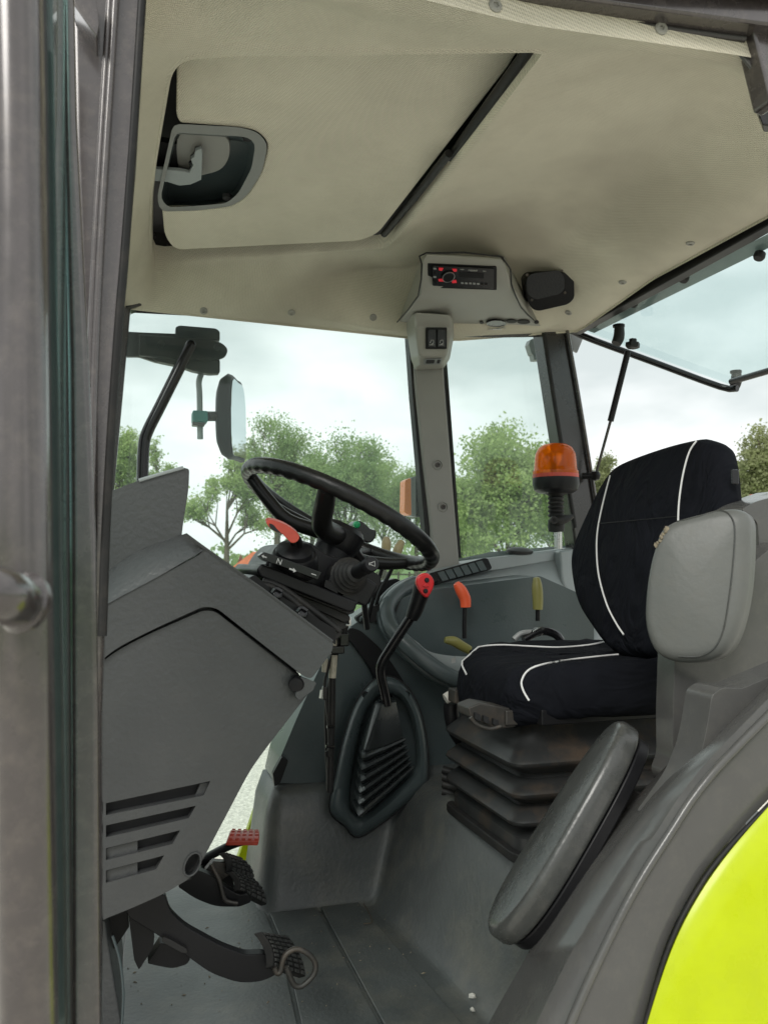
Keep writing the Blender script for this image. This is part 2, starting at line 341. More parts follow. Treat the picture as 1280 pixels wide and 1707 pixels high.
M['glassr'] = glass('rear_window_glass', (0.90, 0.965, 0.96), ior=1.35, haze=0.03)
M['glassdoor'] = glass('door_glass', (0.55, 0.72, 0.70), haze=0.05)
M['amber'] = glass('amber_lens', (1.0, 0.46, 0.05), ior=1.4, haze=0.6, hazecol=(1.0, 0.27, 0.01))
M['mirror'] = mat('mirror_glass', (0.80, 0.86, 0.88), 0.02, metal=1.0, var=0.0, rvar=0.0)
def emis(name, col, s):
    m = bpy.data.materials.new(name); m.use_nodes = True; b = m.node_tree.nodes['Principled BSDF']
    b.inputs['Base Color'].default_value = (*col, 1); b.inputs['Emission Color'].default_value = (*col, 1); b.inputs['Emission Strength'].default_value = s; return m
M['redled'] = emis('red_backlight', (0.45, 0.015, 0.025), 0.35)
def leafmat(name, a, b_, tr=0.5):
    m = bpy.data.materials.new(name); m.use_nodes = True; N, L = m.node_tree.nodes, m.node_tree.links; b = N['Principled BSDF']
    tc = N.new('ShaderNodeTexCoord'); no = N.new('ShaderNodeTexNoise'); no.inputs['Scale'].default_value = 0.9; no.inputs['Detail'].default_value = 4
    L.new(tc.outputs['Object'], no.inputs['Vector']); r = N.new('ShaderNodeValToRGB'); r.color_ramp.elements[0].position = 0.35; r.color_ramp.elements[1].position = 0.65
    r.color_ramp.elements[0].color = (*a, 1); r.color_ramp.elements[1].color = (*b_, 1); L.new(no.outputs['Fac'], r.inputs[0])
    L.new(r.outputs[0], b.inputs['Base Color']); b.inputs['Roughness'].default_value = 0.6
    t = N.new('ShaderNodeBsdfTranslucent'); L.new(r.outputs[0], t.inputs[0]); mx = N.new('ShaderNodeMixShader'); mx.inputs[0].default_value = tr
    L.new(b.outputs[0], mx.inputs[1]); L.new(t.outputs[0], mx.inputs[2]); L.new(mx.outputs[0], N['Material Output'].inputs[0]); return m
M['leafa'] = leafmat('leaf_pale_green', (0.29, 0.39, 0.14), (0.44, 0.55, 0.21))
M['leafb'] = leafmat('leaf_mid_green', (0.23, 0.335, 0.135), (0.36, 0.47, 0.19))
M['leafc'] = leafmat('leaf_dull_green', (0.25, 0.28, 0.14), (0.37, 0.40, 0.20))
M['grass'] = mat('grass', (0.12, 0.21, 0.05), 0.9, grain=0.05, gstr=0.5, var=0.25, vscale=0.5)
M['gravel'] = mat('gravel', (0.60, 0.57, 0.50), 0.95, grain=0.03, gstr=0.8, var=0.45, vscale=45)

# ================================================================ ground, trees and fields outside
GZ = -1.15
def sheet(name, x0, x1, y0, y1, z, m, n=1):
    v = [(x0+(x1-x0)*i/n, y0+(y1-y0)*j/n, z) for j in range(n+1) for i in range(n+1)]
    f = [(j*(n+1)+i, j*(n+1)+i+1, (j+1)*(n+1)+i+1, (j+1)*(n+1)+i) for j in range(n) for i in range(n)]
    return tag(mesh(name, v, f, m), kind='structure')
sheet('grass_field', -900, 900, -900, 900, GZ, M['grass'])
sheet('gravel_yard', -14, 22, -16, 16, GZ+0.004, M['gravel'])

def branch_tree(name, label, px, top, wpx, dist, leaf, n_leaf, seed, lsize=0.22, low=0.22, sparse=False, cat='tree', group='trees beyond the yard', zscale=1.0):
    n_leaf = int(n_leaf*(3.2 if sparse else 3.6)); rng = np.random.default_rng(seed); rd = random.Random(seed)
    b = P(px, 935, d=dist); base = Vector((b.x, b.y, GZ)); H = P(px, top, d=dist).z - GZ; W = wpx/FPX*dist/2
    t = thing(name, label, cat, base, group)
    trunk_pts, tips = [], []
    verts, faces = [], []
    def limb(p0, p1, r0, r1, n=6):
        ax = (p1-p0).normalized(); u = ax.orthogonal().normalized(); w = ax.cross(u); i0 = len(verts)
        for p, r in ((p0, r0), (p1, r1)):
            for k in range(n): a = 2*math.pi*k/n; verts.append(p + (u*math.cos(a)+w*math.sin(a))*r)
        for k in range(n): faces.append((i0+k, i0+(k+1) % n, i0+n+(k+1) % n, i0+n+k))
    r0 = 0.022*H
    fork = base + Vector((0, 0, H*(low+0.08)))
    limb(base - Vector((0,0,0.2)), base + Vector((0,0,H*0.06)), r0*1.35, r0); limb(base + Vector((0,0,H*0.06)), fork, r0, r0*0.8)
    def grow(p, d, L_, r, lev):
        q = p + d*L_
        limb(p, q, r, r*0.7, 6 if lev < 2 else 4)
        if lev >= 1: tips.append((q, lev))
        if lev >= 3: return
        for k in range(rd.choice((3, 4)) if lev < 2 else 3):
            nd = (d + Vector((rd.uniform(-1,1), rd.uniform(-1,1), rd.uniform(-0.35,0.65)))*0.75).normalized()
            grow(q, nd, L_*rd.uniform(0.55, 0.8), r*0.6, lev+1)
    nb = 6
    for k in range(nb):
        a = 2*math.pi*k/nb + rd.uniform(-.4,.4); el = rd.uniform(0.5, 1.3)
        d = Vector((math.cos(a)*math.cos(el), math.sin(a)*math.cos(el), math.sin(el)))
        grow(fork + Vector((0,0,H*0.02*k)), d, H*0.2, r0*0.5, 0)
    grow(fork, Vector((0,0,1)), H*0.28, r0*0.75, 0)
    zs = [q.z for q, _ in tips]; k_top = (H*0.96+GZ-fork.z)/max(1e-3, max(zs)-fork.z)
    wx = max(max(abs(q.x-base.x), abs(q.y-base.y)) for q, _ in tips); k_w = W*0.93/wx
    def warp(p):
        if p.z <= fork.z: return p
        return Vector((base.x+(p.x-base.x)*k_w, base.y+(p.y-base.y)*k_w, fork.z+(p.z-fork.z)*k_top))
    mesh('trunk', [warp(v) for v in verts], faces, M['bark'], t)
    # leaves: small folded blades in clumps round the twigs and through the crown
    T_ = [warp(q) for q, lev in tips if lev >= (2 if sparse else 1)]
    if not sparse:   # more clumps through the crown so that it closes up
        zc = fork.z + (H+GZ-fork.z)*0.48; hz = (H+GZ-fork.z)*0.54
        for _ in range(170):
            d = Vector((rd.gauss(0,1), rd.gauss(0,1), rd.gauss(0,1))).normalized()*rd.uniform(0.35, 0.97)
            T_.append(Vector((base.x+d.x*W*(1-0.25*max(0, d.z)), base.y+d.y*W*(1-0.25*max(0, d.z)), zc+d.z*hz)))
    wts = np.array([rd.uniform(0.3, 1.7) for _ in T_]); wts /= wts.sum()
    c = np.array([tuple(q) for q in T_])[rng.choice(len(T_), n_leaf, p=wts)]
    spread = W*(0.07 if sparse else 0.12)
    c = c + rng.normal(0, 1, (n_leaf, 3))*np.array([spread, spread, spread*0.8])
    u = rng.normal(0, 1, (n_leaf, 3)); u /= np.linalg.norm(u, axis=1)[:, None]
    w = np.cross(u, rng.normal(0, 1, (n_leaf, 3))); w /= np.linalg.norm(w, axis=1)[:, None]
    s = lsize*rng.uniform(0.6, 1.3, (n_leaf, 1))*0.74
    v = np.stack([c-u*s*0.5, c+w*s*0.34, c+u*s*0.5, c-w*s*0.34], 1).reshape(-1, 3)
    m = bpy.data.meshes.new('crown'); idx = np.arange(n_leaf*4).reshape(-1, 4)
    m.from_pydata(v.tolist(), [], idx.tolist()); m.materials.append(leaf)
    _link(bpy.data.objects.new('crown', m), t); tag(t.children[-1], kind='stuff')
    return t
branch_tree('field_tree', 'pale green tree partly hidden behind the front window pillar', 196, 700, 95, 56, M['leafa'], 5200, 1)
branch_tree('field_tree', 'thin pale tree between the black mirror arm and the sparse tree', 268, 722, 110, 60, M['leafa'], 3000, 2, sparse=True)
branch_tree('field_tree', 'sparse young tree with bare trunk just right of the dashboard top', 378, 745, 170, 44, M['leafa'], 2600, 7, lsize=0.2, sparse=True, low=0.24)
branch_tree('field_tree', 'tall rounded tree standing behind the wing mirror', 462, 688, 165, 58, M['leafb'], 7500, 4)
branch_tree('field_tree', 'broad leafy tree rising behind the steering wheel', 575, 716, 190, 55, M['leafb'], 8000, 5)
branch_tree('field_tree', 'leafy tree behind the orange indicator lamp', 694, 778, 120, 60, M['leafb'], 6000, 6)
branch_tree('field_tree', 'big full tree seen through the rear quarter window', 846, 704, 215, 38, M['leafa'], 10500, 8, lsize=0.22, low=0.08)
branch_tree('field_tree', 'lower green tree at the left of the quarter window', 770, 800, 120, 46, M['leafa'], 5000, 9, low=0.05)
branch_tree('field_tree', 'pale round tree filling the gap behind the hub of the wheel', 520, 742, 130, 62, M['leafa'], 6000, 13)
branch_tree('field_tree', 'pale leafy tree between the broad tree and the indicator lamp', 640, 760, 110, 64, M['leafa'], 5000, 14)
branch_tree('field_tree', 'rounded tree behind the rotating beacon', 925, 735, 120, 52, M['leafb'], 6000, 15, low=0.1)
branch_tree('field_tree', 'small tree peeping out behind the gas strut', 1012, 752, 80, 60, M['leafc'], 4000, 10)
branch_tree('field_tree', 'dull green tree behind the passenger backrest', 1268, 708, 150, 40, M['leafc'], 8000, 11, low=0.08)
def hedge():
    rng = np.random.default_rng(3); n = 7000
    a = rng.uniform(-0.25, 1.1, n); dist = rng.uniform(118, 128, n)
    px = CX + FPX*np.tan(a-YAW); top = 3.0 + 2.2*np.sin(a*23)*np.sin(a*57+1) + 0.8*np.sin(a*140)
    c = np.stack([np.sin(a)*dist, np.cos(a)*dist, GZ + rng.uniform(0, 1, n)**0.7*np.clip(top, 0.8, None)], 1)
    u = rng.normal(0, 1, (n, 3)); u /= np.linalg.norm(u, axis=1)[:, None]; w = np.cross(u, rng.normal(0, 1, (n, 3))); w /= np.linalg.norm(w, axis=1)[:, None]
    s = rng.uniform(0.5, 1.1, (n, 1)); v = np.stack([c-u*s*.5, c+w*s*.4, c+u*s*.5, c-w*s*.4], 1).reshape(-1, 3)
    m = bpy.data.meshes.new('far_wood'); m.from_pydata(v.tolist(), [], np.arange(n*4).reshape(-1, 4).tolist()); m.materials.append(M['leafb'])
    o = _link(bpy.data.objects.new('far_wood', m), None); tag(o, 'far-off line of trees along the edge of the meadow', 'woodland', kind='stuff')
hedge()
def farmhouse():
    c = P(446, 935, d=104); c.z = GZ; t = thing('farmhouse', 'low brick farmhouse with orange tiled roof beyond the meadow', 'house', c)
    fr = frame3(RGT, Vector((0,0,1)).cross(RGT)); w, d, h, rz = 3.3, 3.0, 1.5, 3.1
    def q(x, y, z): return c + RGT*x + FWD.cross(RGT).cross(Vector((0,0,1)))*0 + Vector((math.sin(YAW), math.cos(YAW), 0))*y + Vector((0,0,z))
    v = [q(-w,-d,0), q(w,-d,0), q(w,d,0), q(-w,d,0), q(-w,-d,h), q(w,-d,h), q(w,d,h), q(-w,d,h), q(-w,0,rz-.15), q(w,0,rz-.15)]
    mesh('wall', v, [(0,1,5,4),(2,3,7,6),(1,2,6,9,5),(3,0,4,8,7)], M['brick'], t, smooth=False)
    e = 0.35
    v = [q(-w-e,-d-e,h-.2), q(w+e,-d-e,h-.2), q(w*0.55,0,rz), q(-w*0.55,0,rz), q(w+e,d+e,h-.2), q(-w-e,d+e,h-.2)]
    mesh('roof', v, [(0,1,2,3),(3,2,4,5),(1,4,2),(0,3,5)], M['rooftile'], t, smooth=False, solid=0.12)
farmhouse()
def field_fence():
    t = thing('field_fence', 'wooden post and rail fence along the far meadow', 'fence', P(640, 935, d=70))
    a, b = P(560, 935, d=66), P(980, 935, d=58); n = 22
    pm = None
    for i in range(n+1):
        p = a.lerp(b, i/n); p.z = GZ
        if pm is None:
            first = p.copy(); pm = box('post', p+Vector((0,0,0.6)), (0.12,0.12,1.2), M['wood'], t, bevel=0)
        else:
            c = pm.copy(); COL.objects.link(c); c.location = pm.location + (p-first)
    for h in (0.5, 1.0):
        p0, p1 = a.copy(), b.copy(); p0.z = p1.z = GZ+h
        tube('rail', [p0, p1], 0.06, M['wood'], t, n=5, smooth=0)
field_fence()

# ================================================================ cab floor
def floor_z(x, y):
    s = lambda a, b, v: (lambda t: t*t*(3-2*t))(min(1, max(0, (v-a)/(b-a))))
    foot = 0.60 + (2.02-y)*0.10
    rear = 0.285*s(foot-0.01, foot+0.13, x)
    far = 0.28*s(2.03, 2.12, y) * s(0.315, 0.365, x) 
    hump = 0.05*s(1.95, 2.06, y)
    z = math.log(math.exp(rear*40)+math.exp(far*40)-1)/40
    return z
def build_floor():
    xs = np.linspace(-0.35, 1.35, 110); ys = np.linspace(1.12, 2.30, 80)
    v = [(x, y, floor_z(x, y)) for y in ys for x in xs]; n = len(xs)
    f = [(j*n+i, j*n+i+1, (j+1)*n+i+1, (j+1)*n+i) for j in range(len(ys)-1) for i in range(n-1)]
    return tag(mesh('cab_floor', v, f, M['floor'], angle=180, solid=0.02), kind='structure')
cab_floor = build_floor()
# raised rubber mat panels with seams between them, lying in the footwell
def matpanel(px, r=10):
    return slab('mat_panel', PP(rnd(px, r), z=0.018), (0, 0, -0.012), M['floor'], cab_floor, bevel=0.005, seg=3)
matpanel([(215,1500),(425,1478),(470,1583),(500,1720),(190,1720)])
matpanel([(431,1478),(498,1474),(512,1482),(640,1720),(506,1720),(476,1583)])
matpanel([(519,1482),(540,1468),(566,1466),(775,1712),(648,1720)])

# ================================================================ headliner and roof hatch
HO = rnd([(0.068,1.325),(0.665,1.325),(0.652,2.112),(0.062,2.112)], 0.0)
def plan_round(pts, r, k=8):
    return [Vector((p[0]/1000, p[1]/1000)) for p in rnd([(a*1000, b*1000) for a, b in pts], r*1000, k)]
def resample(loop, n):
    L = [Vector(p) for p in loop]; seg = [(L[(i+1) % len(L)]-L[i]).length for i in range(len(L))]; tot = sum(seg); out = []; i = 0; acc = 0
    for k in range(n):
        d = tot*k/n
        while acc+seg[i] < d: acc += seg[i]; i += 1
        out.append(L[i].lerp(L[(i+1) % len(L)], (d-acc)/seg[i]))
    return out
def headliner():
    N_ = 220
    hole = [Vector(P(x, y, z=1.674)[:2]) for x, y in rnd([(292,92,40),(903,80,8),(646,408,20),(254,428,16),(256,300,60)], 10, 8)]
    outer = plan_round([(-0.035,1.05),(0.55,1.075),(0.92,1.045),(1.33,1.08),(1.335,2.30),(0.83,2.375),(-0.02,2.31)], 0.03)
    c = Vector(P(500, 220, z=1.674)[:2])
    def angular(loop):
        # sample where rays from the hatch centre leave the loop
        res = []
        for k in range(N_):
            a = 2*math.pi*k/N_; d = Vector((math.cos(a), math.sin(a))); best = None
            for i in range(len(loop)):
                p, q = loop[i]-c, loop[(i+1) % len(loop)]-c; e_ = q-p; den = d.x*e_.y-d.y*e_.x
                if abs(den) < 1e-9: continue
                t = (p.x*e_.y-p.y*e_.x)/den; u = (p.x*d.y-p.y*d.x)/den
                if t > 0 and -1e-6 <= u <= 1+1e-6 and (best is None or t < best): best = t
            res.append(c + d*best)
        return res
    h, o = angular(hole), angular(outer)
    def edge_z(p):
        far = min(1, max(0, (p.y-1.9)/0.4)); fr = min(1, max(0, (0.25-p.x)/0.25)); re = min(1, max(0, (p.x-0.95)/0.35))
        return 1.642 - 0.115*far*(1-0.35*re) - 0.035*re*(1-far) - 0.03*fr*(1-far)
    ts = [0, 0.015] + [0.03+0.97*i/30 for i in range(31)]
    rings = []
    # lip that turns up inside the opening
    rings.append([Vector((p.x+(c.x-p.x)*0.004, p.y+(c.y-p.y)*0.004, 1.700)) for p in h])
    for t in ts:
        ring = []
        for a, b in zip(h, o):
            p = a.lerp(b, t); L_ = (b-a).length; dist = (1-t)*L_
            big = min(1, max(0, (L_-0.35)/0.3)); s = min(1, max(0, (dist-0.05)/(0.07+0.16*big))); s = s*s*(3-2*s)
            zi = 1.670 + (0.022+0.030*big)*math.sin(math.pi*min(1, t*L_/0.62))
            if t == 0: zi += 0.006
            elif t < 0.07: zi -= 0.004
            wl_ = min(1, max(0, (L_-0.14)/0.2)); wl_ = wl_*wl_*(3-2*wl_)
            ring.append(Vector((p.x, p.y, (edge_z(p)*(1-s)+zi*s)*wl_ + (edge_z(p)+(zi-edge_z(p))*(1-t)**1.4)*(1-wl_))))
        rings.append(ring)
    rings.append([Vector((p.x, p.y, r.z-0.006)) for p, r in zip(o, rings[-1])])
    rings.append([Vector((p.x-(p.x-c.x)*0.01, p.y-(p.y-c.y)*0.01, r.z+0.09)) for p, r in zip(o, rings[-1])])
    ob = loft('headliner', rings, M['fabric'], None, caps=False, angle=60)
    return tag(ob, kind='structure')
liner = headliner(); liner_t = bvh(liner)
# outer roof skin above the lining
def roof_skin():
    o = plan_round([(-0.10,0.99),(1.42,0.99),(1.42,2.40),(-0.10,2.40)], 0.08)
    rings = [[Vector((p.x, p.y, 1.70)) for p in o], [Vector((p.x, p.y, 1.82)) for p in o], [Vector((p.x*0.94+0.04, 1.7+(p.y-1.7)*0.94, 1.87)) for p in o], [Vector((0.66+p.x*0.01, 1.7+(p.y-1.7)*0.01, 1.89)) for p in o]]
    t = loft('roof_skin', rings, M['darkpaint'], None, angle=30, caps=False); tag(t, 'cab roof shell above the beige headliner', 'roof'); return t
roof_skin()
def liner_screws():
    for px, py in ((825,10),(1101,48),(486,521),(622,529),(1150,405),(1037,470),(340,518),(947,521)):
        p = hit(liner_t, px, py, 0.0)
        if p is None: continue
        q = hit(liner_t, px+6, py); r_ = hit(liner_t, px, py+5)
        n = (q-p).cross(r_-p).normalized() if q and r_ else Vector((0,0,-1))
        if n.dot(ray(px, py)) > 0: n = -n
        lathe('screw_cap', [(0.0105,-0.002),(0.0105,0.002),(0.008,0.004),(0.0045,0.004),(0.004,0.001),(0.0001,0.001)], p, n, M['roofgrey'], liner, n=16)
liner_screws()
def roof_hatch():
    t = thing('roof_hatch', 'beige fabric roof hatch panel with grey latch recess', 'roof hatch', (0.36, 1.7, 1.66))
    nz = Vector((0, 0.118, 1)).normalized(); pl = (Vector((0.36, 2.08, 1.636)), nz)
    out = rnd([(296,50,34),(890,50,14),(862,86,3),(848,110,10),(630,390,14),(600,402,14),(292,417,22),(275,395,20),(271,352,3),(330,352,8),(385,346,18),(410,330,14),(436,290,20),(449,240,22),(428,218,22),(400,213,10),(299,205,10),(294,190,14)], 8, 5)
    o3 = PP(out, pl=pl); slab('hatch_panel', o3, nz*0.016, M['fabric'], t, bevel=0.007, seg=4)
    # black frame and seal seen in the gaps round the panel
    fr = PP(rnd([(270,60),(905,60),(880,150),(660,410),(640,425),(250,440),(240,300)], 20), pl=(Vector((0.36,1.7,1.775)), Vector((0,0,1))))
    slab('hatch_frame', fr, (0,0,0.012), M['deep'], t, bevel=0)
    tube('seal', PP([(888,70),(866,104),(752,262)], pl=(Vector((0.36,1.7,1.690)), Vector((0,0,1)))), 0.011, M['rubber'], t, n=8, smooth=0)
    tube('seal', PP([(748,256),(690,330),(640,390)], pl=(Vector((0.36,1.9,1.676)), Vector((0,0,1)))), 0.009, M['rubber'], t, n=8, smooth=0)
    # latch cup: rim, bowl, dial, catch
    cup = rnd([(289,206),(400,212),(430,220),(447,240),(437,288),(411,328),(386,344),(330,351),(268,353),(262,330)], 12, 4)
    inn = rnd([(293,221),(395,227),(414,229),(426,240),(420,280),(398,322),(378,339),(330,343),(280,346),(268,330)], 9, 4)
    n_ = 60
    a = resample([Vector((x, y, 0)) for x, y in cup], n_); b_ = resample([Vector((x, y, 0)) for x, y in inn], n_)
    def on(p, h): return P(p.x, p.y, pl=(pl[0]+nz*h, nz))
    c2 = sum(b_, Vector())/n_
    ring = [[on(p, 0.02) for p in a], [on(p, -0.004) for p in a], [on(p, -0.005) for p in b_], [on(p, 0.004)for p in b_], [on(p.lerp(c2, 0.05), 0.035) for p in b_], [on(p.lerp(c2, 0.12), 0.055) for p in b_]]
    cupo = loft('latch_cup', ring[:4], M['bracketmat'], t, caps=False, angle=35)
    loft('latch_bowl', ring[3:], M['console'], cupo, caps=False, angle=35); slab('bowl_floor', ring[-1], nz*0.004, M['console'], cupo, bevel=0)
    dial = cr([(300,224),(370,226),(384,250),(372,280),(340,292),(318,294),(300,290)], True, 5)
    slab('latch_dial', [on(Vector((p.x, p.y, 0)), 0.028) for p in dial], nz*0.012, M['pillar'], cupo, bevel=0.002)
    slab('latch_catch', [on(Vector((x, y, 0)), 0.006) for x, y in [(258,282),(300,285),(316,288),(322,276),(318,266),(324,262),(326,252),(336,248),(338,256),(336,300),(318,308),(300,310),(280,304),(258,302)]], nz*0.008, M['conlight'], cupo, bevel=0.0015)
    slab('latch_teeth', [on(Vector((x, y, 0)), 0.016) for x, y in [(256,278),(316,286),(318,280),(315,274),(320,270),(318,263),(324,259),(325,249),(337,248),(338,262),(330,272),(320,295),(300,298),(256,296)]], nz*0.006, M['deep'], cupo, bevel=0)
    slab('latch_body', [on(Vector((x, y, 0)), 0.03) for x, y in [(262,236),(296,240),(300,250),(298,280),(256,286)]], nz*0.012, M['deep'], cupo, bevel=0)
    lathe('screw', [(0.0001,0.0),(0.008,0.0),(0.009,-0.001),(0.010,-0.001),(0.0105,0.008)], on(Vector((379,331,0)), 0.0), nz, M['deep'], cupo, n=16)
    lathe('screw', [(0.0001,0.0),(0.008,0.0),(0.009,-0.001),(0.010,-0.001),(0.0105,0.008)], on(Vector((413,231,0)), 0.004), nz, M['deep'], cupo, n=16)
roof_hatch()

# ================================================================ cab frame
def cab_frame():
    t = thing('cab_frame', 'grey-brown painted steel cab frame with pillars and door header', 'cab frame', (0.4, 1.05, 0))
    def bar(name, pts, depth, m, r=0, bevel=0.006):
        return slab(name, P3(pts), depth, m, t, bevel=bevel, seg=3)
    # near front pillar: broad face plus raised seal flanges
    def strip(name, rows, y0, m, dy=0.05, bevel=0.004):
        l = [(a, y) for y, a, b in rows]; r_ = [(b, y) for y, a, b in reversed(rows)]
        return slab(name, [P(x, y, y=y0) for x, y in l+r_], (0, dy, 0), m, t, bevel=bevel, seg=3)
    strip('front_pillar', [(-60,112,246),(250,118,228),(500,128,206),(700,146,192),(950,144,178),(1200,140,170),(1800,132,170)], 1.04, M['paint'], 0.07, 0.012)
    tube('seal_flange', [P(x, y, y=1.03) for x, y in ((196,-60),(181,180),(168,400),(158,620),(150,900))], 0.0045, M['paint'], t, n=8)
    tube('seal_flange', [P(x, y, y=1.032) for x, y in ((187,-60),(172,180),(159,400),(150,620),(143,900))], 0.004, M['paint'], t, n=8)
    tube('door_seal', [P(x, y, y=1.045) for x, y in ((240,-60),(222,220),(206,440),(199,520),(186,700),(176,880),(170,1060))], 0.006, M['rubber'], t, n=8)
    slab('gusset', P3([(118,-20,1.0),(124,8,1.0),(162,62,1.0),(166,40,1.0),(160,-20,1.0)]), (0, 0.06, 0), M['paint'], t, bevel=0.002)
    # door header over the open doorway and the near rear post
    a, b, c = P(868,-12,y=1.075), P(1252,40,y=1.03), P(1330,48,y=1.02)
    up = Vector((0,0,1)); loft('door_header', [[p+Vector((0,-0.02,-0.012)), p+Vector((0,0.016,-0.012)), p+Vector((0,0.016,0.05)), p+Vector((0,-0.02,0.05))] for p in (Vector((-0.08, 1.06, a.z+0.004)), Vector((0.25, 1.085, a.z+0.004)), a, a.lerp(b,0.5), b, c)], M['paint'], t, bevel=0.005)
    q0 = P(600,-48,y=1.085)
    tube('header_lip', [q0+Vector((0,0.03,-0.008)), a+Vector((0,0.016,-0.014)), a.lerp(b,.5)+Vector((0,0.016,-0.014)), b+Vector((0,0.016,-0.014))], 0.006, M['darkpaint'], t, n=8, smooth=0)
    slab('rear_post', P3([(1253,42,1.03),(1290,30,1.03),(1300,175,1.03),(1284,168,1.03)]), (0, 0.04, 0), M['paint'], t, bevel=0.005)
    slab('gusset', P3([(1226,80,1.05),(1256,48,1.05),(1276,150,1.05),(1264,128,1.05)]), (0, 0.006, 0), M['trim'], t, bevel=0.002)
    slab('marker_lamp', P3([(1256,172,1.10),(1282,168,1.10),(1290,210,1.10),(1270,208,1.10)]), (0.02, 0.02, 0), M['gloss'], t, bevel=0.003)
    # far front pillar
    slab('front_pillar', P3(rnd([(196,496),(222,492),(236,510),(219,514),(205,660),(190,818),(176,836),(180,790)], 2)) if False else [P(x, y, y=2.30) for x, y in [(196,496),(222,492),(238,508),(218,514),(205,660),(190,818),(182,1000),(168,1000),(178,790)]], (0, 0.06, 0), M['darkpaint'], t, bevel=0.004)
    # far middle pillar: rubber edge, grey trim, bolts
    def yy(y): return 2.39 - (y-520)/430*0.07
    def pil(name, l, dy, m, off=0, bevel=0.006): return slab(name, [P(x, y, y=yy(y)+off) for x, y in l], (0, dy, 0), m, t, bevel=bevel, seg=3)
    tr = pil('pillar_trim', [(688,560),(738,560),(742,640),(752,760),(760,860),(766,930),(768,960),(722,960),(718,880),(704,760),(692,640)], 0.06, M['pillar'], bevel=0.010)
    tag(tr, 'light grey moulded trim of the far middle pillar')
    pil('door_seal', [(680,545),(690,548),(698,660),(708,770),(717,880),(724,950),(712,950),(708,880),(698,770),(688,660)], 0.04, M['rubber'], 0.012, 0.003)
    pil('door_seal', [(737,560),(742,560),(757,760),(769,930),(764,930),(752,760)], 0.04, M['rubber'], 0.016, 0.002)
    for px, py in ((729.5,775),(738.5,845)):
        c_ = P(px, py, y=yy(py)-0.001)
        lathe('bolt_recess', [(0.0165,0.002),(0.0165,-0.002),(0.0135,-0.003),(0.0115,0.001),(0.0001,0.001)], c_, (0,1,0), M['pillar'], tr, n=20)
        lathe('bolt', [(0.0075,0.001),(0.0075,-0.003),(0.004,-0.003),(0.0038,0),(0.0001,0)], c_, (0,1,0), M['castiron'], tr, n=12)
    # far rear pillar with rubber edges
    slab('rear_pillar', [P(x, y, y=2.31) for x, y in [(903,548),(946,538),(964,640),(988,790),(1004,900),(1012,960),(966,960),(950,850),(925,690)]], (0, 0.07, 0), M['darkpaint'], t, bevel=0.008)
    tube('door_seal', [P(x, y, y=2.30) for x, y in ((906,556),(922,660),(940,770),(958,880))], 0.007, M['rubber'], t, n=8)
    tube('pillar_edge', [P(x, y, y=2.30) for x, y in ((944,545),(962,645),(985,785),(995,850))], 0.005, M['paint'], t, n=8)
    # rails over the far windows
    tube('window_rail', [P(x, y, y=2.35) for x, y in ((200,516),(440,529),(682,547))], 0.007, M['darkpaint'], t, n=8, smooth=0)
    tube('window_rail', [P(x, y, y=2.33) for x, y in ((740,556),(830,558),(915,557))], 0.009, M['darkpaint'], t, n=8, smooth=0)
    # rail over the rear opening
    q = [P(950,540,x=1.345), P(1120,443,x=1.345), P(1300,338,x=1.345)]
    loft('rear_header', [[p+Vector((0,0,-0.034)), p+Vector((0.035,0,-0.034)), p+Vector((0.035,0,0.02)), p+Vector((0,0,0.02))] for p in q], M['black'], t, bevel=0.004)
    tube('header_seal', [p+Vector((-0.006,0,0.004)) for p in q], 0.007, M['paint'], t, n=8, smooth=0)
cab_frame()

def bulkhead():
    v = [(-0.34,1.14,-0.02),(-0.34,2.30,-0.02),(-0.30,2.30,0.55),(-0.22,2.25,0.82),(-0.22,1.20,0.82),(-0.30,1.14,0.55)]
    o = slab('front_bulkhead', [Vector(p) for p in v], (-0.03,0,0), M['console'], None, bevel=0.006); tag(o, 'grey front bulkhead below the windscreen behind the dashboard', 'bulkhead')
    o = slab('windscreen', [Vector(p) for p in ((-0.235,1.12,0.80),(-0.235,2.30,0.80),(-0.06,2.28,1.56),(-0.06,1.14,1.56))], (-0.005,0,0), M['glass'], None, bevel=0); tag(o, 'front windscreen glass ahead of the dashboard', 'window')
bulkhead()
# ---------------------------------------------------------------- far glazing
def pane(name, label, px, y, m=None, thick=0.005, yf=None):
    pts = [P(a, b, y=(yf(b) if yf else y)) for a, b in px]
    o = slab(name, pts, (0, thick, 0), m or M['glass'], None, bevel=0); return tag(o, label, 'window')
pane('door_window', 'large tinted glass of the far cab door', [(196,505),(690,545),(722,950),(640,1120),(430,1430),(180,1430)], 2.40)
pane('quarter_window', 'tinted rear quarter glass right of the far middle pillar', [(738,552),(912,552),(966,945),(766,945)], 2.385)

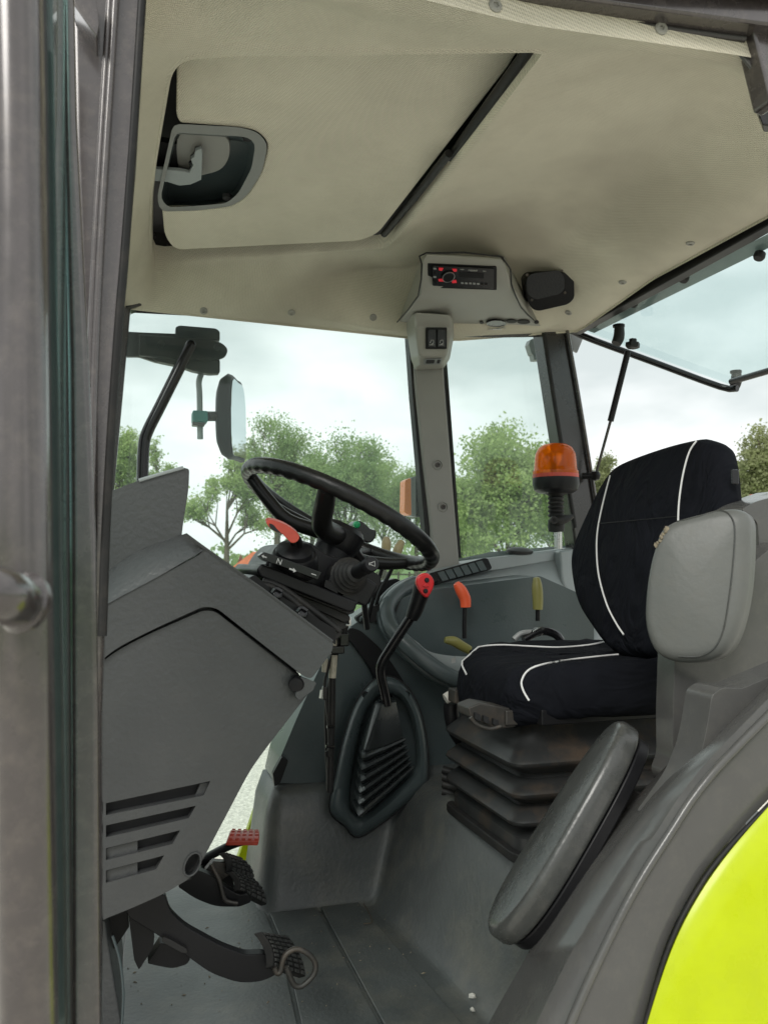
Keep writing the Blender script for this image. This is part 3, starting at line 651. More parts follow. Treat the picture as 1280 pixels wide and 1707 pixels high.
# ================================================================ rear window, swung open
def rear_window():
    t = thing('rear_window', 'rear window swung open on its hinges with black tube frame and gas strut', 'window', (1.36, 1.7, 1.56))
    h0, h1 = P(962,548,x=1.385), P(1330,325,x=1.385)
    b0 = P(1215,641,y=2.19); b1 = P(1420,634,y=1.16)
    h1 = Vector((h0.x, 1.12, h0.z)); b1 = Vector((b0.x, 1.16, b0.z))
    nrm = (h1-h0).cross(b0-h0).normalized()
    slab('pane', [h0, h1, b1, b0], nrm*0.005, M['glassr'], t, bevel=0)
    # dotted frit band along the hinge edge
    e_ = (b0-h0).normalized()
    slab('frit_band', [h0+e_*0.015+nrm*0.006, h1+e_*0.015+nrm*0.006, h1+e_*0.055+nrm*0.006, h0+e_*0.055+nrm*0.006], nrm*0.0012, M['bracket'], t, bevel=0)
    off = Vector((0, 0, -0.018))
    tube('tube_frame', [h0+Vector((-0.02,0.01,-0.004)), h0+off+e_*0.05, h0.lerp(b0,0.5)+off, b0+off-e_*0.03, b0+off+Vector((0.005,-0.03,0))], 0.0105, M['gloss'], t, n=10, smooth=3)
    tube('tube_frame', [b0+Vector((-0.01,-0.02,0.004)), b0+Vector((-0.005,-0.5,0.004)), b1+Vector((0,0,0.004))], 0.010, M['gloss'], t, n=10, smooth=0)
    def elbow(px, py):
        p = P(px, py, y=2.2); tube('tube_elbow', [p+Vector((-0.01,0,-0.032)), p+Vector((0.0,0,-0.01)), p+Vector((0.002,0,0.02))], [0.015,0.017,0.015], M['rubber'], t, n=12)
        lathe('elbow_cap', [(0.018,0.02),(0.018,0.027),(0.0001,0.028)], p, (0,0,1), M['black'], t, n=14)
    elbow(1031,556); elbow(1226,632)
    for px, py in ((990,536),(1057,501),(1141,459),(1267,421)):
        p = hit(BVHTree.FromPolygons([h0,h1,b1,b0], [(0,1,2,3)]), px, py, 0.006) or P(px, py, x=1.40)
        lathe('hinge_knob', [(0.013,-0.004),(0.014,0.006),(0.011,0.012),(0.0001,0.012)], p, -nrm if nrm.z > 0 else nrm, M['rubber'], t, n=14)
    k = P(1054,574,y=2.18)
    lathe('strut_nut', [(0.016,-0.012),(0.022,-0.008),(0.022,0.004),(0.012,0.006),(0.012,0.016),(0.0001,0.017)], k, (0.1,0,1), M['rubber'], t, n=6)
    s0, s1 = P(1046,586,y=2.2), P(992,793,y=2.26)
    mid = P(1017,702,y=2.23)
    tube('strut_body', [s0, mid], 0.0095, M['black'], t, n=10, smooth=0); tube('strut_rod', [mid, s1], 0.0045, M['castiron'], t, n=8, smooth=0)
    lathe('strut_ball', [(0.0001,-0.016),(0.012,-0.012),(0.016,0),(0.012,0.012),(0.0001,0.016)], s1, (0,0,1), M['black'], t, n=12)
    tube('strut_pin', [s1+Vector((-0.035,0.02,0)), s1], 0.010, M['black'], t, n=8, smooth=0)
rear_window()

# ================================================================ open cab door beside the camera
def cab_door():
    t = thing('cab_door', 'open cab door seen edge-on with grey tube frame and dark glass', 'door', (-0.06, 0.7, 0))
    # free-edge frame tube near the camera
    def col(name, rows, y, dy, m, bevel):
        l = [(a, yv) for yv, a, b in rows]; r_ = [(b, yv) for yv, a, b in reversed(rows)]
        return slab(name, [P(x, yv, y=y) for x, yv in l+r_], (-0.004, dy, 0), m, t, bevel=bevel, seg=4)
    tube('frame_tube', [P(x, yv, y=0.58) for yv, x in ((-80,22),(200,28),(600,32),(1100,38),(1800,48))], 0.0175, M['paint'], t, n=24, smooth=3)
    col('edge_trim', [(-80,56,62),(200,66,72),(600,73,78),(1100,81,85),(1800,92,95)], 0.60, 0.01, M['trim'], 0.002)
    col('glass_seal', [(-80,60,84),(200,68,90),(600,76,98),(1100,84,106),(1800,95,116)], 0.66, 0.012, M['rubber'], 0.004)
    a, b = P(78, -60, y=0.64), P(104, -60, y=0.92); c, d_ = P(112, 1800, y=0.92), P(100, 1800, y=0.64)
    slab('pane', [a, b, c, d_], (0.004, 0, 0), M['glassdoor'], t, bevel=0)
    col('hinge_frame', [(-80,101,124),(200,106,130),(400,111,140),(600,116,150),(900,118,162),(1200,118,167),(1800,118,170)], 0.90, 0.03, M['paint'], 0.013)
    tube('hinge_seal', [P(x, y, y=0.895) for x, y in ((92,-60),(96,200),(104,600),(108,1100),(112,1800))], 0.006, M['rubber'], t, n=8)
    h = [P(-60,986,y=0.50), P(-10,990,y=0.50), P(20,1000,y=0.52), P(42,1008,y=0.56)]
    tube('grab_handle', h, [0.0155,0.0155,0.0155,0.014], M['paint'], t, n=16)
    lathe('weld', [(0.0155,-0.004),(0.019,0.0),(0.017,0.006),(0.0001,0.007)], P(38,1004,y=0.545), (0.5,0.6,-0.2), M['paint'], t, n=14)
cab_door()

# ================================================================ overhead console, radio, speaker
def overhead():
    t = thing('overhead_console', 'beige-grey overhead console with switch pod above the far middle pillar', 'console', P(770,500,y=2.25))
    # vertices given as (pixel x, pixel y, distance across the cab)
    V = [(706,430,1.93),(712,424,1.93),(834,430,1.93),(840,438,1.93),           # 0-3 top of the radio face
         (850,475,2.01),(700,492,2.03),                                        # 4-5 foot of the radio face
         (882,524,2.16),(905,546,2.28),(668,534,2.28),(662,540,2.36),(905,552,2.36),   # 6-10
         (706,420,2.10),(840,426,2.10)]
    v = P3(V)
    f = [(0,1,2,3,4,5),(5,4,6,7,8),(8,7,10,9),(0,5,8,9,11),(3,12,10,7,6,4),(0,11,12,2,1),(11,9,10,12)]
    body = mesh('console_body', v, [tuple(x) for x in f if True], M['roofgrey'], t, bevel=0.010, seg=3)
    # dark seam between console and headliner
    tube('seam', P3([(662,537,2.30),(697,493,2.03),(703,440,1.93),(710,422,1.93),(836,428,1.93),(852,474,2.01),(868,512,2.10),(890,534,2.22)]), 0.0023, M['rubber'], t, n=6, smooth=2)
    # switch pod on the pillar
    def ring(y, l, r_, yb, yn, ins=0): return None
    tp = P3([(678,528,2.30),(690,520,2.18),(752,524,2.18),(757,536,2.30)]); mid = P3([(676,548,2.33),(692,545,2.23),(754,547,2.23),(757,560,2.33)])
    lo = P3([(684,600,2.34),(698,594,2.24),(744,592,2.24),(750,598,2.34)]); bt = P3([(690,618,2.36),(702,608,2.30),(736,606,2.30),(740,616,2.36)])
    pod = loft('switch_pod', [tp, mid, lo, bt], M['roofgrey'], t, bevel=0.008)
    nrm = (mid[2]-mid[1]).cross(lo[1]-mid[1]).normalized()
    if nrm.y > 0: nrm = -nrm
    pl = (mid[1] + nrm*0.001, nrm)
    fr = slab('switch_frame', PP(rnd([(709,546),(744,546),(744,582),(709,582)], 2), pl=pl), nrm*0.004, M['black'], pod, bevel=0.001)
    for k, x in enumerate((712.5, 728.5)):
        pr = (pl[0]+nrm*0.004, nrm)
        s = slab('rocker', PP(rnd([(x,549),(x+13,549),(x+13,579),(x,579)], 1.5), pl=pr), nrm*0.004, M['gloss'], pod, bevel=0.0015)
        pg = (pl[0]+nrm*0.0085, nrm)
        tube('lamp_symbol', PP([(x+4,572),(x+6,567),(x+10,567),(x+10,572),(x+6,574)], pl=pg), 0.0011, M['white'], s, n=4, smooth=0)
        tube('lamp_symbol', PP([(x+3,575),(x+11,575)], pl=pg), 0.001, M['white'], s, n=4, smooth=0)
    p2n = (lo[2]-lo[1]).cross(bt[1]-lo[1]).normalized()
    if p2n.y > 0: p2n = -p2n
    pl2 = (lo[1]+p2n*0.001, p2n)
    slab('map_light', PP(rnd([(707,598),(737,597),(734,606),(705,607)], 3), pl=pl2), p2n*0.003, M['bracket'], pod, bevel=0.001)
    slab('lens', PP(rnd([(711,600),(725,599.5),(723,605),(709,605.5)], 1.5), pl=(pl2[0]+p2n*0.003, p2n)), p2n*0.002, M['deep'], pod, bevel=0.001)
    slab('light_button', PP(rnd([(729,599.5),(734,599.5),(732,605),(728,605)], 1), pl=(pl2[0]+p2n*0.003, p2n)), p2n*0.002, M['deep'], pod, bevel=0.001)
    # sockets on the rear of the console underside
    bt_ = bvh(body)
    def hp(px, py, off=0.002, y=2.30): return hit(bt_, px, py, off) or P(px, py, y=y)
    def und(name, px, py, rx, ry, m, h=0.003):
        L_ = [hp(px+rx*math.cos(a), py+ry*math.sin(a)) for a in [2*math.pi*k/20 for k in range(20)]]
        slab(name, L_, (0,-h*0.6,-h*0.8), m, body, bevel=0.0008)
    und('lamp_socket', 826, 536, 17, 5.5, M['gloss'], 0.008); und('lamp_socket', 852, 534, 9, 3, M['deep']); und('lamp_socket', 872, 535, 11, 3.4, M['deep'])
    for x in (802, 893): und('screw', x, 536, 3.4, 2.2, M['deep'])
    tube('lamp_clip', [hp(x, y, 0.012, 2.28) for x, y in ((816,543),(840,539),(843,544),(832,549),(814,549),(816,543))], 0.0015, M['steel'], body, n=5, smooth=0)
    # radio face
    A, B, C_ = v[0], v[3], v[5]
    nf = (v[3]-v[0]).cross(v[5]-v[0]).normalized()
    if nf.y > 0: nf = -nf
    cc = (v[1]+v[2]+v[4]+v[5])/4; plr = (cc + nf*0.003, nf)
    rt = thing('car_radio', 'black single-slot car radio with red lit buttons in the overhead console', 'radio', P(771,460,pl=plr))
    def rs(name, q, h, m, off=0.0, r=2, b=0.0015, par=rt): return slab(name, PP(rnd(q, r), pl=(plr[0]+nf*off, nf)), nf*h, m, par, bevel=b)
    rs('mounting_frame', [(712,437),(827,443),(827,482),(712,478)], 0.004, M['black'])
    face = rs('face_panel', [(720,441),(822,446),(822,479),(720,474)], 0.006, M['gloss'], 0.004)
    pk = (plr[0]+nf*0.010, nf); kc = P(746.5, 459.5, pl=pk)
    lathe('volume_knob', [(0.0155,0),(0.0155,0.006),(0.013,0.008),(0.0001,0.008)], kc, nf, M['black'], rt, n=24)
    lathe('knob_ring', [(0.0150,0.005),(0.0162,0.005),(0.0162,0.0075),(0.0150,0.0075),(0.0150,0.005)], kc, nf, M['steel'], rt, n=24)
    for q in ([(731,446),(739,446.5),(736,451),(731,450)], [(753,447.5),(761,448),(761,452),(756,452.5)], [(730,465),(737,464.5),(741,469),(731,468.5)], [(753,467.5),(760,466),(761,471),(753,471.5)]):
        rs('lit_button', q, 0.0015, M['redled'], 0.0102, 0.8, 0.0)
    rs('display', [(765,453),(806,455),(806,464),(765,462)], 0.0006, M['black'], 0.0102, 1, 0)
    for k in range(7): rs('preset_button', [(768+k*6.6,470+k*.3),(772.5+k*6.6,470.2+k*.3),(772.5+k*6.6,473+k*.3),(768+k*6.6,472.8+k*.3)], 0.0012, M['bracket'] if k < 5 else M['black'], 0.0102, 0.5, 0)
    xr = (P(822,446,pl=plr)-P(720,441,pl=plr)).normalized(); F3 = frame3(xr, (0,0,1))
    text('brand_print', 'Pioneer', 0.0085, P(788,450.5,pl=(plr[0]+nf*0.0108,nf)), F3, M['white'], rt)
    text('model_print', 'MP3', 0.005, P(807,452,pl=(plr[0]+nf*0.0108,nf)), F3, M['white'], rt)
    text('model_print', 'DEH', 0.005, P(770,449,pl=(plr[0]+nf*0.0108,nf)), F3, M['white'], rt)
    for k in range(4): rs('side_button', [(722,446+k*7),(727,446.3+k*7),(727,449+k*7),(722,448.7+k*7)], 0.001, M['black'] if k % 2 else M['bracket'], 0.0102, 0.4, 0)
    # loudspeaker in the lining
    st = thing('ceiling_speaker', 'black square loudspeaker set in the beige headliner beside the radio', 'speaker', P(907,473,y=2.12))
    q = [hit(liner_t, x, y) for x, y in ((870,452),(940,446),(944,492),(880,500))]; ns = (q[1]-q[0]).cross(q[3]-q[0]).normalized()
    if ns.dot(ray(907,473)) > 0: ns = -ns
    ns = Vector((-0.25, -0.80, -0.50)).normalized(); c4 = sum(q, Vector())/4; ps = (c4+ns*0.05, ns)
    def sp(name, pts, h, m, off=0, r=6, b=0.003): return slab(name, PP(rnd(pts, r), pl=(ps[0]+ns*off, ns)), ns*h, m, st, bevel=b)
    sp('housing', [(867,462),(874,452),(930,443),(940,444),(947,456),(948,486),(938,496),(890,507),(880,504),(872,492)], 0.085, M['black'], -0.081)
    sp('grille', [(876,466),(884,456),(926,450),(934,452),(940,462),(940,482),(932,490),(894,499),(884,496),(878,488)], 0.003, M['speaker'], 0.005)
    for x, y in ((878,458),(936,451),(941,488),(886,500)): lathe('screw', [(0.004,0),(0.004,0.0015),(0.0001,0.002)], P(x, y, pl=(ps[0]+ns*0.005, ns)), ns, M['castiron'], st, n=10)
overhead()

# ================================================================ wing mirror on the far front pillar
def wing_mirror():
    t = thing('wing_mirror', 'black wing mirror on steel rod and angled tube arm beyond the far door', 'mirror', P(300,600,y=2.5))
    pslab('mounting_arm', [(205,552),(245,554),(300,556),(300,602),(262,604),(232,594),(205,594)], 2.46, 0.02, M['black'], t, r=4)
    pslab('hinge_plate', [(232,557),(355,566),(372,572,9),(381,582,9),(377,594,9),(360,600,6),(300,600),(232,592)], 2.44, 0.02, M['black'], t, r=3, bevel=0.004)
    pslab('bracket_top', [(293,545),(300,542),(360,547),(367,552),(367,568),(293,562)], 2.452, 0.03, M['black'], t, r=3)
    pslab('bracket_foot', [(246,590),(290,598),(367,599),(367,622),(350,623),(322,618),(300,610),(262,602)], 2.452, 0.03, M['black'], t, r=4)
    for x, y in ((269,574),(362,580)): lathe('bolt', [(0.011,0.0),(0.011,-0.006),(0.006,-0.007),(0.006,-0.012),(0.0001,-0.012)], P(x, y, y=2.44), (0,1,0), M['gloss'], t, n=8)
    tube('tube_arm', [P(x, y, y=2.41) for x, y in ((319,575),(306,600),(268,676),(246,720),(240,745),(238,800),(238,860))], 0.0165, M['gloss'], t, n=14, smooth=5)
    lathe('arm_cap', [(0.0165,-0.005),(0.016,0.004),(0.011,0.011),(0.0001,0.013)], P(318.5,575,y=2.41), (0.35,0,1), M['gloss'], t, n=14)
    tube('mirror_rod', [P(x, y, y=2.50) for x, y in ((337,620),(332,636),(333,660),(334,732))], 0.0088, M['bracket'], t, n=10)
    box('clamp', P(333,696,y=2.49), (0.044,0.05,0.034), M['teal'], t, bevel=0.005)
    box('clamp_foot', P(331,707,y=2.49), (0.036,0.04,0.012), M['castiron'], t, bevel=0.003)
    tube('mirror_joint', [P(345,694,y=2.49), P(372,694,y=2.53)], 0.015, M['castiron'], t, n=10, smooth=0)
    # head: glass outline, shell swelling behind it towards the front of the tractor
    g = [(385,630,2.50),(396,634,2.56),(404,642,2.60),(408,672,2.62),(409,700,2.62),(409,764,2.62),(405,768,2.60),(396,765,2.56),(386,758,2.50),(383,700,2.49)]
    G = cr(P3(g), True, 3)
    c = sum(G, Vector())/len(G); back = Vector((-0.055, -0.01, 0))
    rings = [[c+(p-c)*0.93 for p in G], [p for p in G], [c+(p-c)*1.03+back*0.25 for p in G], [c+(p-c)*0.92+back*0.65 for p in G], [c+(p-c)*0.66+back*0.95 for p in G], [c+(p-c)*0.25+back*1.05 for p in G]]
    loft('mirror_shell', rings, M['black'], t, angle=60)
    nm = (G[5]-G[0]).cross(G[12]-G[0]).normalized()
    if nm.x < 0: nm = -nm
    slab('mirror_glass', [c+(p-c)*0.93+Vector((0.0025,-0.001,0)) for p in G], (0.001,0,0), M['mirror'], t, bevel=0)
wing_mirror()
def indicator():
    t = thing('indicator_lamp', 'orange and white indicator lamp outside the far door', 'lamp', P(688,828,y=2.5))
    pslab('lens', [(675,800),(685,796),(686,860),(674,855)], 2.50, 0.05, M['amberlens'], t, r=4, bevel=0.006)
    pslab('clear_lens', [(685,796),(693,794),(693,861),(685,860)], 2.505, 0.05, M['bracket'], t, r=1)
    pslab('housing', [(693,793),(714,790),(716,855),(706,861),(693,862)], 2.51, 0.05, M['black'], t, r=3, bevel=0.005)
indicator()
def lamp_bracket():
    t = thing('lamp_bracket', 'bent grey steel lamp bracket outside the far rear pillar', 'bracket', P(895,595,y=2.45))
    z = lambda l: [P(a, b, y=2.45) for a, b in l]
    slab('strap', z([(884,566),(900,560),(912,562),(904,572),(897,584),(906,586),(914,598),(908,600),(896,594),(886,590),(881,574)]), (0,0.03,0), M['bracket'], t, bevel=0.002)
    slab('foot', z([(888,590),(910,596),(916,610),(914,626),(906,618),(902,600),(890,600)]), (0,0.03,0), M['bracket'], t, bevel=0.002)
    slab('plate', [P(a, b, y=2.42) for a, b in [(950,552),(958,550),(971,566),(962,588),(955,584)]], (0,0.01,0), M['bracket'], t, bevel=0.002)
lamp_bracket()

# ================================================================ dashboard
def dashboard():
    t = thing('dashboard', 'dark grey dashboard with slotted side panel and raised instrument hood', 'dashboard', P(330,1500,y=1.4))
    Y = 1.36
    hood = slab('instrument_hood', PP(rnd([(110,850),(176,822,10),(240,798,20),(306,779,6),(316,782,4),(315,815,20),(306,870,14),(302,905,4),(240,930,30),(198,950,20),(172,978,8),(110,1010)], 4), y=Y+0.052), (0.0,0.45,0), M['dash'], t, bevel=0.008, seg=3)
    tube('hood_edge', [P(x, y, y=Y+0.050) for x, y in ((232,801),(265,791),(306,779.5))], 0.003, M['conlight'], hood, n=6)
    # upper cowl, its upper part tipped inwards
    cow = [(110,1046),(168,1014,6),(205,993,30),(270,958,30),(332,925,6),(342,914,4),(440,985,60),(556,1071,4),(554,1086,6),(519,1132,7),(506,1127,5),(420,1060,30),(362,1014,12),(340,1011,14),(250,1052,40),(196,1080,20),(168,1102,6),(110,1140)]
    cowl = slab('cowl', PP(rnd(cow, 5), y=Y), (0,0.46,0), M['dash'], t, bevel=0.006, seg=4)
    # crease lit from above: a raised shoulder along the top of the cowl
    a = [(100,1052),(168,1013),(205,992),(270,957),(344,914)]; b_ = [(100,1030),(174,962),(206,936),(246,914),(312,890)]
    n_ = 14; A = cr([P(x, y, y=Y-0.0012) for x, y in a], n=n_//3); B = cr([P(x, y, y=Y+0.05) for x, y in b_], n=n_//3)
    rows = [[A[i].lerp(B[i], k/4) + Vector((0, -0.004*math.sin(math.pi*k/4), 0)) for i in range(len(A))] for k in range(5)]
    rows = [[p+Vector((0,0.03,0)) for p in rows[0]]] + rows + [[p+Vector((0,0.3,0.0)) for p in rows[-1]]]
    loft('cowl_shoulder', rows, M['dash'], cowl, closed=False, caps=False, angle=50, solid=0.003)
    # lower side panel with four slots
    low = [(110,1146),(168,1105,5),(198,1083,18),(250,1056,40),(340,1017,14),(359,1019,12),(420,1067,30),(503,1132,4),(527,1141,4),(520,1158,10),(452,1240,80),(418,1284,60),(341,1428,40),(322,1461,16),(276,1489,20),(215,1516,30),(177,1531,20),(110,1560)]
    slots = [[(177,1339),(351,1302),(340,1326),(177,1359)], [(177,1376),(327,1343),(315,1364),(177,1396)], [(177,1414),(301,1384),(288,1407),(177,1434)], [(177,1451),(274,1426),(261,1449),(177,1472)]]
    kn = [(497+15*math.cos(u), 1140+10*math.sin(u)+0*u) for u in [2*math.pi*k/16 for k in range(16)]]
    hole = [(321+12*math.cos(u), 1441+21*math.sin(u)) for u in [2*math.pi*k/16 for k in range(16)]]
    def rot(pts, c, a): return [(c[0]+(x-c[0])*math.cos(a)-(y-c[1])*math.sin(a), c[1]+(x-c[0])*math.sin(a)+(y-c[1])*math.cos(a)) for x, y in pts]
    hole = rot(hole, (321,1441), 0.45)
    panel = slab('side_panel', PP(rnd(low, 5), y=Y+0.008), (0,0.018,0), M['dash'], t, holes=[PP(s, y=Y+0.008) for s in slots] + [PP(hole, y=Y+0.008)], bevel=0.004, seg=3, cuts=[0.02+0.02*i for i in range(15)], warp=lambda c: c+Vector((0, 0.75*max(0, c.x-0.12)**2, 0)))
    bk = [(110,1300),(360,1296),(345,1400),(318,1466),(215,1500),(110,1520)]
    slab('slot_backing', PP(bk, y=Y+0.030), (0,0.01,0), M['deep'], t, bevel=0)
    slab('core', PP([(110,1150),(200,1075),(345,1005),(498,1122),(508,1140),(440,1235),(410,1280),(335,1425),(310,1455),(215,1500),(110,1530)], y=Y+0.045), (0,0.4,0), M['dash'], t, bevel=0.004)
    for s in (slots[2], slots[3]):
        slab('slot_insert', PP([s[0], (230, s[0][1]+(s[1][1]-s[0][1])*53/(s[1][0]-177)), (230, s[3][1]+(s[2][1]-s[3][1])*53/(s[2][0]-177)), s[3]], y=Y+0.016), (0,0.006,0), M['dash'], panel, bevel=0.001)
    slab('slot_insert', PP([(334,1306),(350,1303),(340,1325),(325,1328)], y=Y+0.018), (0,0.006,0), M['dash'], panel, bevel=0.001)
    lathe('panel_latch', [(0.013,0.012),(0.013,0.0),(0.011,-0.004),(0.0001,-0.005)], P(494,1141,y=Y+0.006), (0.3,1,0.1), M['black'], panel, n=18)
    pslab('latch_grip', [(502,1128),(528,1138),(522,1152),(498,1168),(492,1160)], Y+0.003, 0.012, M['dash'], panel, r=3)
    tube('pedal_port', [P(*p, y=Y+0.006) for p in hole+hole[:1]], 0.0016, M['dash'], panel, n=6, smooth=0)
    # dark inner edge strip and column-side ledge
    tube('cowl_edge', [P(x, y, y=Y+0.0) for x, y in ((318,897),(440,984),(554,1069))], 0.0025, M['dash'], cowl, n=6, smooth=0)
    # panel gap down by the left foot
    pslab('kick_panel', [(110,1540),(176,1534),(186,1600),(205,1720),(110,1720)], 1.42, 0.3, M['dash'], t, r=0, bevel=0.004)
    tube('kick_bead', [P(x, y, y=1.40) for x, y in ((188,1560),(200,1600),(206,1655),(203,1720))], 0.0022, M['console'], t, n=6)
dashboard()

# ================================================================ steering column and wheel
WC = P(566, 862, y=1.66); WN = Vector((0.46, 0.06, 0.885)).normalized()
def column():
    t = thing('steering_column', 'black steering column with switch stalk, red shuttle lever and rubber gaiter', 'steering column', P(530,1040,y=1.66))
    def sl(name, px, y0, y1, m, r=4, bevel=0.006, par=None): return pslab(name, px, y0, y1-y0, m, par or t, r=r, bevel=bevel, seg=3)
    sh = sl('column_shroud', [(452,925),(470,906),(515,902),(545,925),(600,938),(638,962),(632,985),(604,1010),(560,990),(440,945)], 1.56, 1.80, M['black'], 10, 0.014)
    sl('shroud_flange', [(428,950),(436,940),(470,952),(596,1003),(593,1017),(584,1021),(520,996),(434,962)], 1.50, 1.83, M['black'], 4, 0.006)
    # folded rubber gaiter under the flange
    for k in range(4):
        u = k*0.012
        x0, y0 = 440+8*k, 962+11*k; x1, y1 = 590-7*k, 1019+13*k
        pts = [(x0,y0),(x0+4,y0-5),(x1,y1-6),(x1+2,y1+2),(x1-8,y1+6),(x0+4,y0+9)]
        sl('gaiter_fold', pts, 1.525+u, 1.81-u, M['rubber'], 4, 0.005)
    sl('gaiter_core', [(448,965),(585,1018),(566,1062),(556,1070),(470,1008)], 1.56, 1.78, M['rubber'], 4, 0.006)
    sl('column_foot', [(455,985),(560,1050),(560,1075),(520,1050),(430,985),(412,965),(425,958)], 1.46, 1.80, M['black'], 3, 0.004)
    for x, y in ((462,990),(504,1022)):
        lathe('screw_post', [(0.010,0.02),(0.010,-0.004),(0.007,-0.006),(0.0001,-0.006)], P(x, y, y=1.455), (-0.3,1,-0.6), M['gloss'], t, n=12)
        tube('clip', [P(x-9, y-2, y=1.45), P(x-2, y-9, y=1.45), P(x+8, y-4, y=1.45)], 0.004, M['gloss'], t, n=6)
    tube('wire', [P(x, y, y=1.48) for x, y in ((430,975),(450,978),(480,995),(520,1030),(555,1062))], 0.007, M['rubber'], t, n=8)
    tube('wire', [P(x, y, y=1.49) for x, y in ((438,968),(470,980),(520,1016),(566,1052))], 0.006, M['rubber'], t, n=8)
    # shuttle plate with printed N and arrows
    pl = sl('shuttle_plate', [(432,926),(440,920),(470,930),(536,954),(530,966),(470,944),(440,934)], 1.47, 1.50, M['gloss'], 2, 0.002)
    xr = (P(530,957,y=1.47)-P(440,925,y=1.47)).normalized(); F3 = frame3(xr, (0,0,1)); yb = 1.4693
    text('letter_mark', 'N', 0.0135, P(465.5,936.5,y=yb), F3, M['white'], pl)
    ar = lambda c, s, fl: [P(c[0]+(x*0.95-0*y)*s*fl, c[1]+(y+0.34*x*fl)*s, y=yb) for x, y in [(-6,-1.4),(1,-1.4),(1,-4),(6.5,0),(1,4),(1,1.4),(-6,1.4)]]
    slab('arrow_mark', ar((488,950), 1.0, 1), (0,-0.0005,0), M['white'], pl, bevel=0); slab('arrow_mark', ar((440.5,928), 0.72, -1), (0,-0.0005,0), M['white'], pl, bevel=0)
    slab('line_mark', [P(x, y, y=yb) for x, y in [(519,955.5),(527,958.2),(527,959.6),(519,956.9)]], (0,-0.0005,0), M['white'], pl, bevel=0)
    # shuttle lever: dome, boot and red paddle
    lathe('lever_dome', [(0.046,-0.03),(0.044,-0.005),(0.040,0.004),(0.036,0.006),(0.034,0.014),(0.022,0.022),(0.010,0.026),(0.009,0.032),(0.0001,0.033)], P(491,926,y=1.535), (-0.05,-0.55,0.83), M['black'], t, n=28)
    p = [P(500,909,y=1.50), P(497,898,y=1.485)]
    tube('lever_stem', p, 0.0065, M['black'], t, n=10, smooth=0)
    pd = cr([(444,870),(452,867),(470,872),(488,882),(498,891),(499,898),(494,904),(486,905),(478,898),(470,890),(458,886),(448,878)], True, 4)
    red = slab('lever_paddle', [P(q.x, q.y, y=1.478) for q in pd], (0.002,0.026,0.006), M['redworn'], t, bevel=0.007, seg=3)
    slab('paddle_recess', [P(q.x, q.y, y=1.477) for q in cr([(449,873),(456,875),(462,882),(468,888),(460,886),(452,881)], True, 4)], (0,0.004,0), M['deep'], red, bevel=0)
    # combination stalk with horn print on its end
    b0, b1 = P(580,962,y=1.52), P(620,940,y=1.385)
    ax = (b1-b0).normalized()
    prof = []
    for k in range(5): h = 0.004+0.011*k; prof += [(0.034-0.0045*k, h), (0.036-0.0045*k, h+0.004), (0.030-0.0045*k, h+0.008)]
    lathe('stalk_boot', [(0.036,-0.02)]+prof+[(0.0001,0.062)], b0, ax, M['rubber'], t, n=24, angle=50)
    L_ = (b1-b0).length
    st = lathe('stalk', [(0.0105,0.03),(0.0125,0.05),(0.0125,L_-0.030),(0.0135,L_-0.028),(0.0135,L_-0.003),(0.0115,L_),(0.0001,L_)], b0, ax, M['black'], t, n=22)
    e1 = b0+ax*(L_+0.0006); Fs = frame3((1,0.15,0.05), (0,0,1)); u_, v_ = frame3((1,0.2,0), (0,0,1)).col[0], Vector((0,0,1))
    u_ = (u_-ax*u_.dot(ax)).normalized(); v_ = (v_-ax*v_.dot(ax)).normalized()
    tube('horn_mark', [e1+u_*x*0.001+v_*y*0.001 for x, y in ((-5,1.5),(-2,1.5),(5,4.5),(5,-4.5),(-2,-1.5),(-5,-1.5),(-5,1.5))], 0.0007, M['white'], st, n=4, smooth=0)
    sl('stalk_housing', [(560,938),(596,952),(632,976),(612,1012),(590,1002),(545,972)], 1.515, 1.60, M['black'], 6, 0.008)
    sl('shroud_tab', [(543,966),(566,976),(563,990),(540,978)], 1.508, 1.53, M['black'], 2, 0.002)
    sl('shroud_tab', [(574,984),(600,996),(594,1010),(570,1000)], 1.508, 1.53, M['black'], 2, 0.002)
column()
